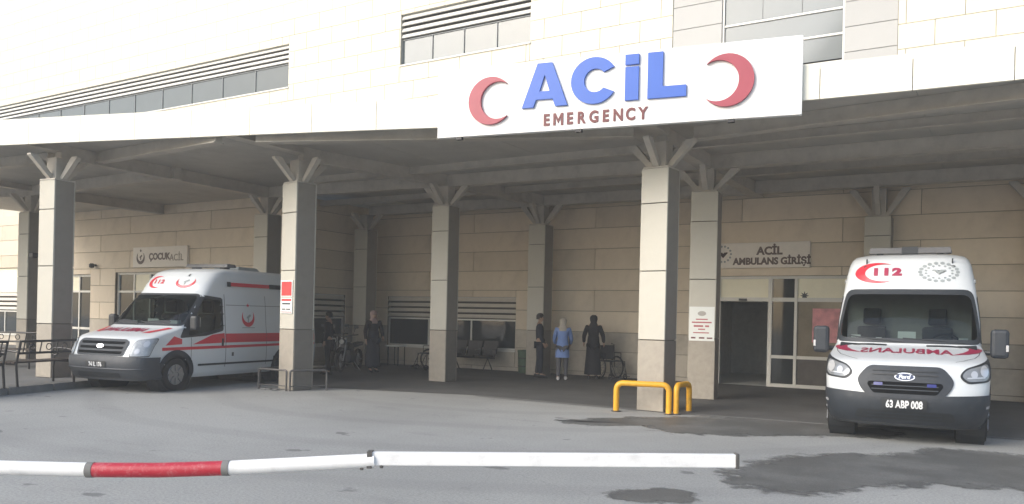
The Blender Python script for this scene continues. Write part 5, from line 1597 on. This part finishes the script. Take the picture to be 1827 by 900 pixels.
# small table with a box by the long window
t = thing('side_table', 'small dark table with pale top under the long dark window', 'table', (-16.3, 20.1, .006))
b_ = MB(); b_.span(-.24, .24, -.2, .2, .60, .64); b_.build('table_top', M_PAPER, t)
for sx in (-1, 1):
    for sy in (-1, 1):
        b_ = MB(); b_.tube([(sx * .2, sy * .16, 0), (sx * .2, sy * .16, .60)], .018, 8); b_.build('leg', M_BLACKMETAL, t)

def seat_row(label, x, y, rz, n=3):
    """steel waiting bench of separate seat shells"""
    t = thing('waiting_bench', label, 'bench', (x, y, .006), rz)
    L_ = n * .55
    b_ = MB(); b_.span(-L_ / 2, L_ / 2, .0, .06, .36, .41); b_.build('rail', M_BLACKMETAL, t)
    for s_ in (-1, 1):
        l_ = MB(); l_.tube([(s_ * L_ * .36, -.25, 0), (s_ * L_ * .36, .02, .37), (s_ * L_ * .36, .28, 0)], .02, 8); l_.build('leg', M_RAILGREY, t)
    for k in range(n):
        xx = -L_ / 2 + .55 * (k + .5)
        s__ = MB()
        pr = [(-.24, .43), (-.22, .46), (.12, .43), (.20, .50), (.30, .86), (.27, .88), (.16, .49), (.10, .41)]
        s__.prism(pr, lambda u, v, d: (xx + d, u, v), -.24, .24); s__.build('seat', M_BLACKMETAL, t, bevel=.01)
    for k in range(n + 1):
        xx = -L_ / 2 + .55 * k
        a_ = MB(); a_.tube([(xx, .02, .40), (xx, -.18, .62), (xx, .16, .64)], .014, 6); a_.build('armrest', M_RAILGREY, t)
    return t
seat_row('black steel waiting bench under the long dark window', -13.55, 20.2, 0, 3)

def wheelchair(label, x, y, rz):
    t = thing('wheelchair', label, 'wheelchair', (x, y, .006), rz)
    for s_ in (-1, 1):
        w = MB(); torus(w, (s_ * .29, .12, .31), 'X', .285, .022); wo = w.build('wheel', M_TYRE, t, smooth=50)
        sp = MB()
        for k in range(6):
            a = PI * k / 6; sp.tube([(s_ * .29, .12 + .27 * math.cos(a), .31 + .27 * math.sin(a)), (s_ * .29, .12 - .27 * math.cos(a), .31 - .27 * math.sin(a))], .004, 4)
        torus(sp, (s_ * .315, .12, .31), 'X', .25, .008); sp.build('spokes', M_CHROME, wo)
        c_ = MB(); torus(c_, (s_ * .24, -.33, .085), 'X', .068, .018, 16, 6); c_.build('caster', M_TYRE, t, smooth=50)
        f_ = MB(); f_.tube([(s_ * .24, -.33, .10), (s_ * .24, -.30, .48), (s_ * .24, .18, .48)], .013, 8); f_.tube([(s_ * .24, .15, .30), (s_ * .24, .20, .92), (s_ * .24, .32, .94)], .013, 8)
        f_.tube([(s_ * .24, -.12, .48), (s_ * .24, -.12, .70), (s_ * .24, .18, .70)], .013, 8); f_.tube([(s_ * .20, -.30, .46), (s_ * .18, -.48, .12)], .012, 8); f_.build('frame', M_BLACKMETAL, t, smooth=50)
        p_ = MB(); p_.box(s_ * .13, -.52, .10, .16, .12, .015); p_.build('footrest', M_BLACKMETAL, t)
    s__ = MB(); s__.span(-.22, .22, -.26, .18, .475, .505); s__.build('seat', M_SEAT, t, bevel=.01)
    b_ = MB(); b_.span(-.22, .22, .175, .20, .52, .90); b_.build('backrest', M_SEAT, t, bevel=.01)
    return t
wheelchair('black wheelchair standing left of the waiting bench', -14.35, 19.3, R(-20))
wheelchair('empty black wheelchair beside the person in the long black dress', -8.95, 20.1, R(60))

# ================================================================== haze volume added as a milky veil that lifts the darks
hz = MB(); hz.span(-165, 165, -165, 165, -1.0, 18.6)
hm = bpy.data.materials.new('haze'); hm.use_nodes = True
hn = hm.node_tree; hn.nodes.clear()
ho = hn.nodes.new('ShaderNodeOutputMaterial'); pv = hn.nodes.new('ShaderNodeVolumePrincipled')
pv.inputs['Color'].default_value = (0.93, 0.95, 0.955, 1); pv.inputs['Density'].default_value = 0.0034
hn.links.new(pv.outputs[0], ho.inputs['Volume'])
hzo = hz.build('haze', hm); hzo['kind'] = 'stuff'

# ================================================================== groups of look-alikes
GROUPS = {'column': 'clad columns that carry the canopy', 'ambulance': 'ambulances parked at the entrance', 'bench': 'benches round the entrance',
          'motorcycle': 'motorcycles parked in the porch', 'wheelchair': 'wheelchairs standing in the porch', 'person': 'people waiting under the canopy',
          'guard rail': 'guard rails round column feet', 'notice': 'notices fixed to columns', 'lamp': 'lamps on the wing wall', 'sticker': 'stickers on the entrance transom'}
for o in COL.objects:
    if o.parent is None and o.get('category') in GROUPS and 'group' not in o:
        o['group'] = GROUPS[o['category']]
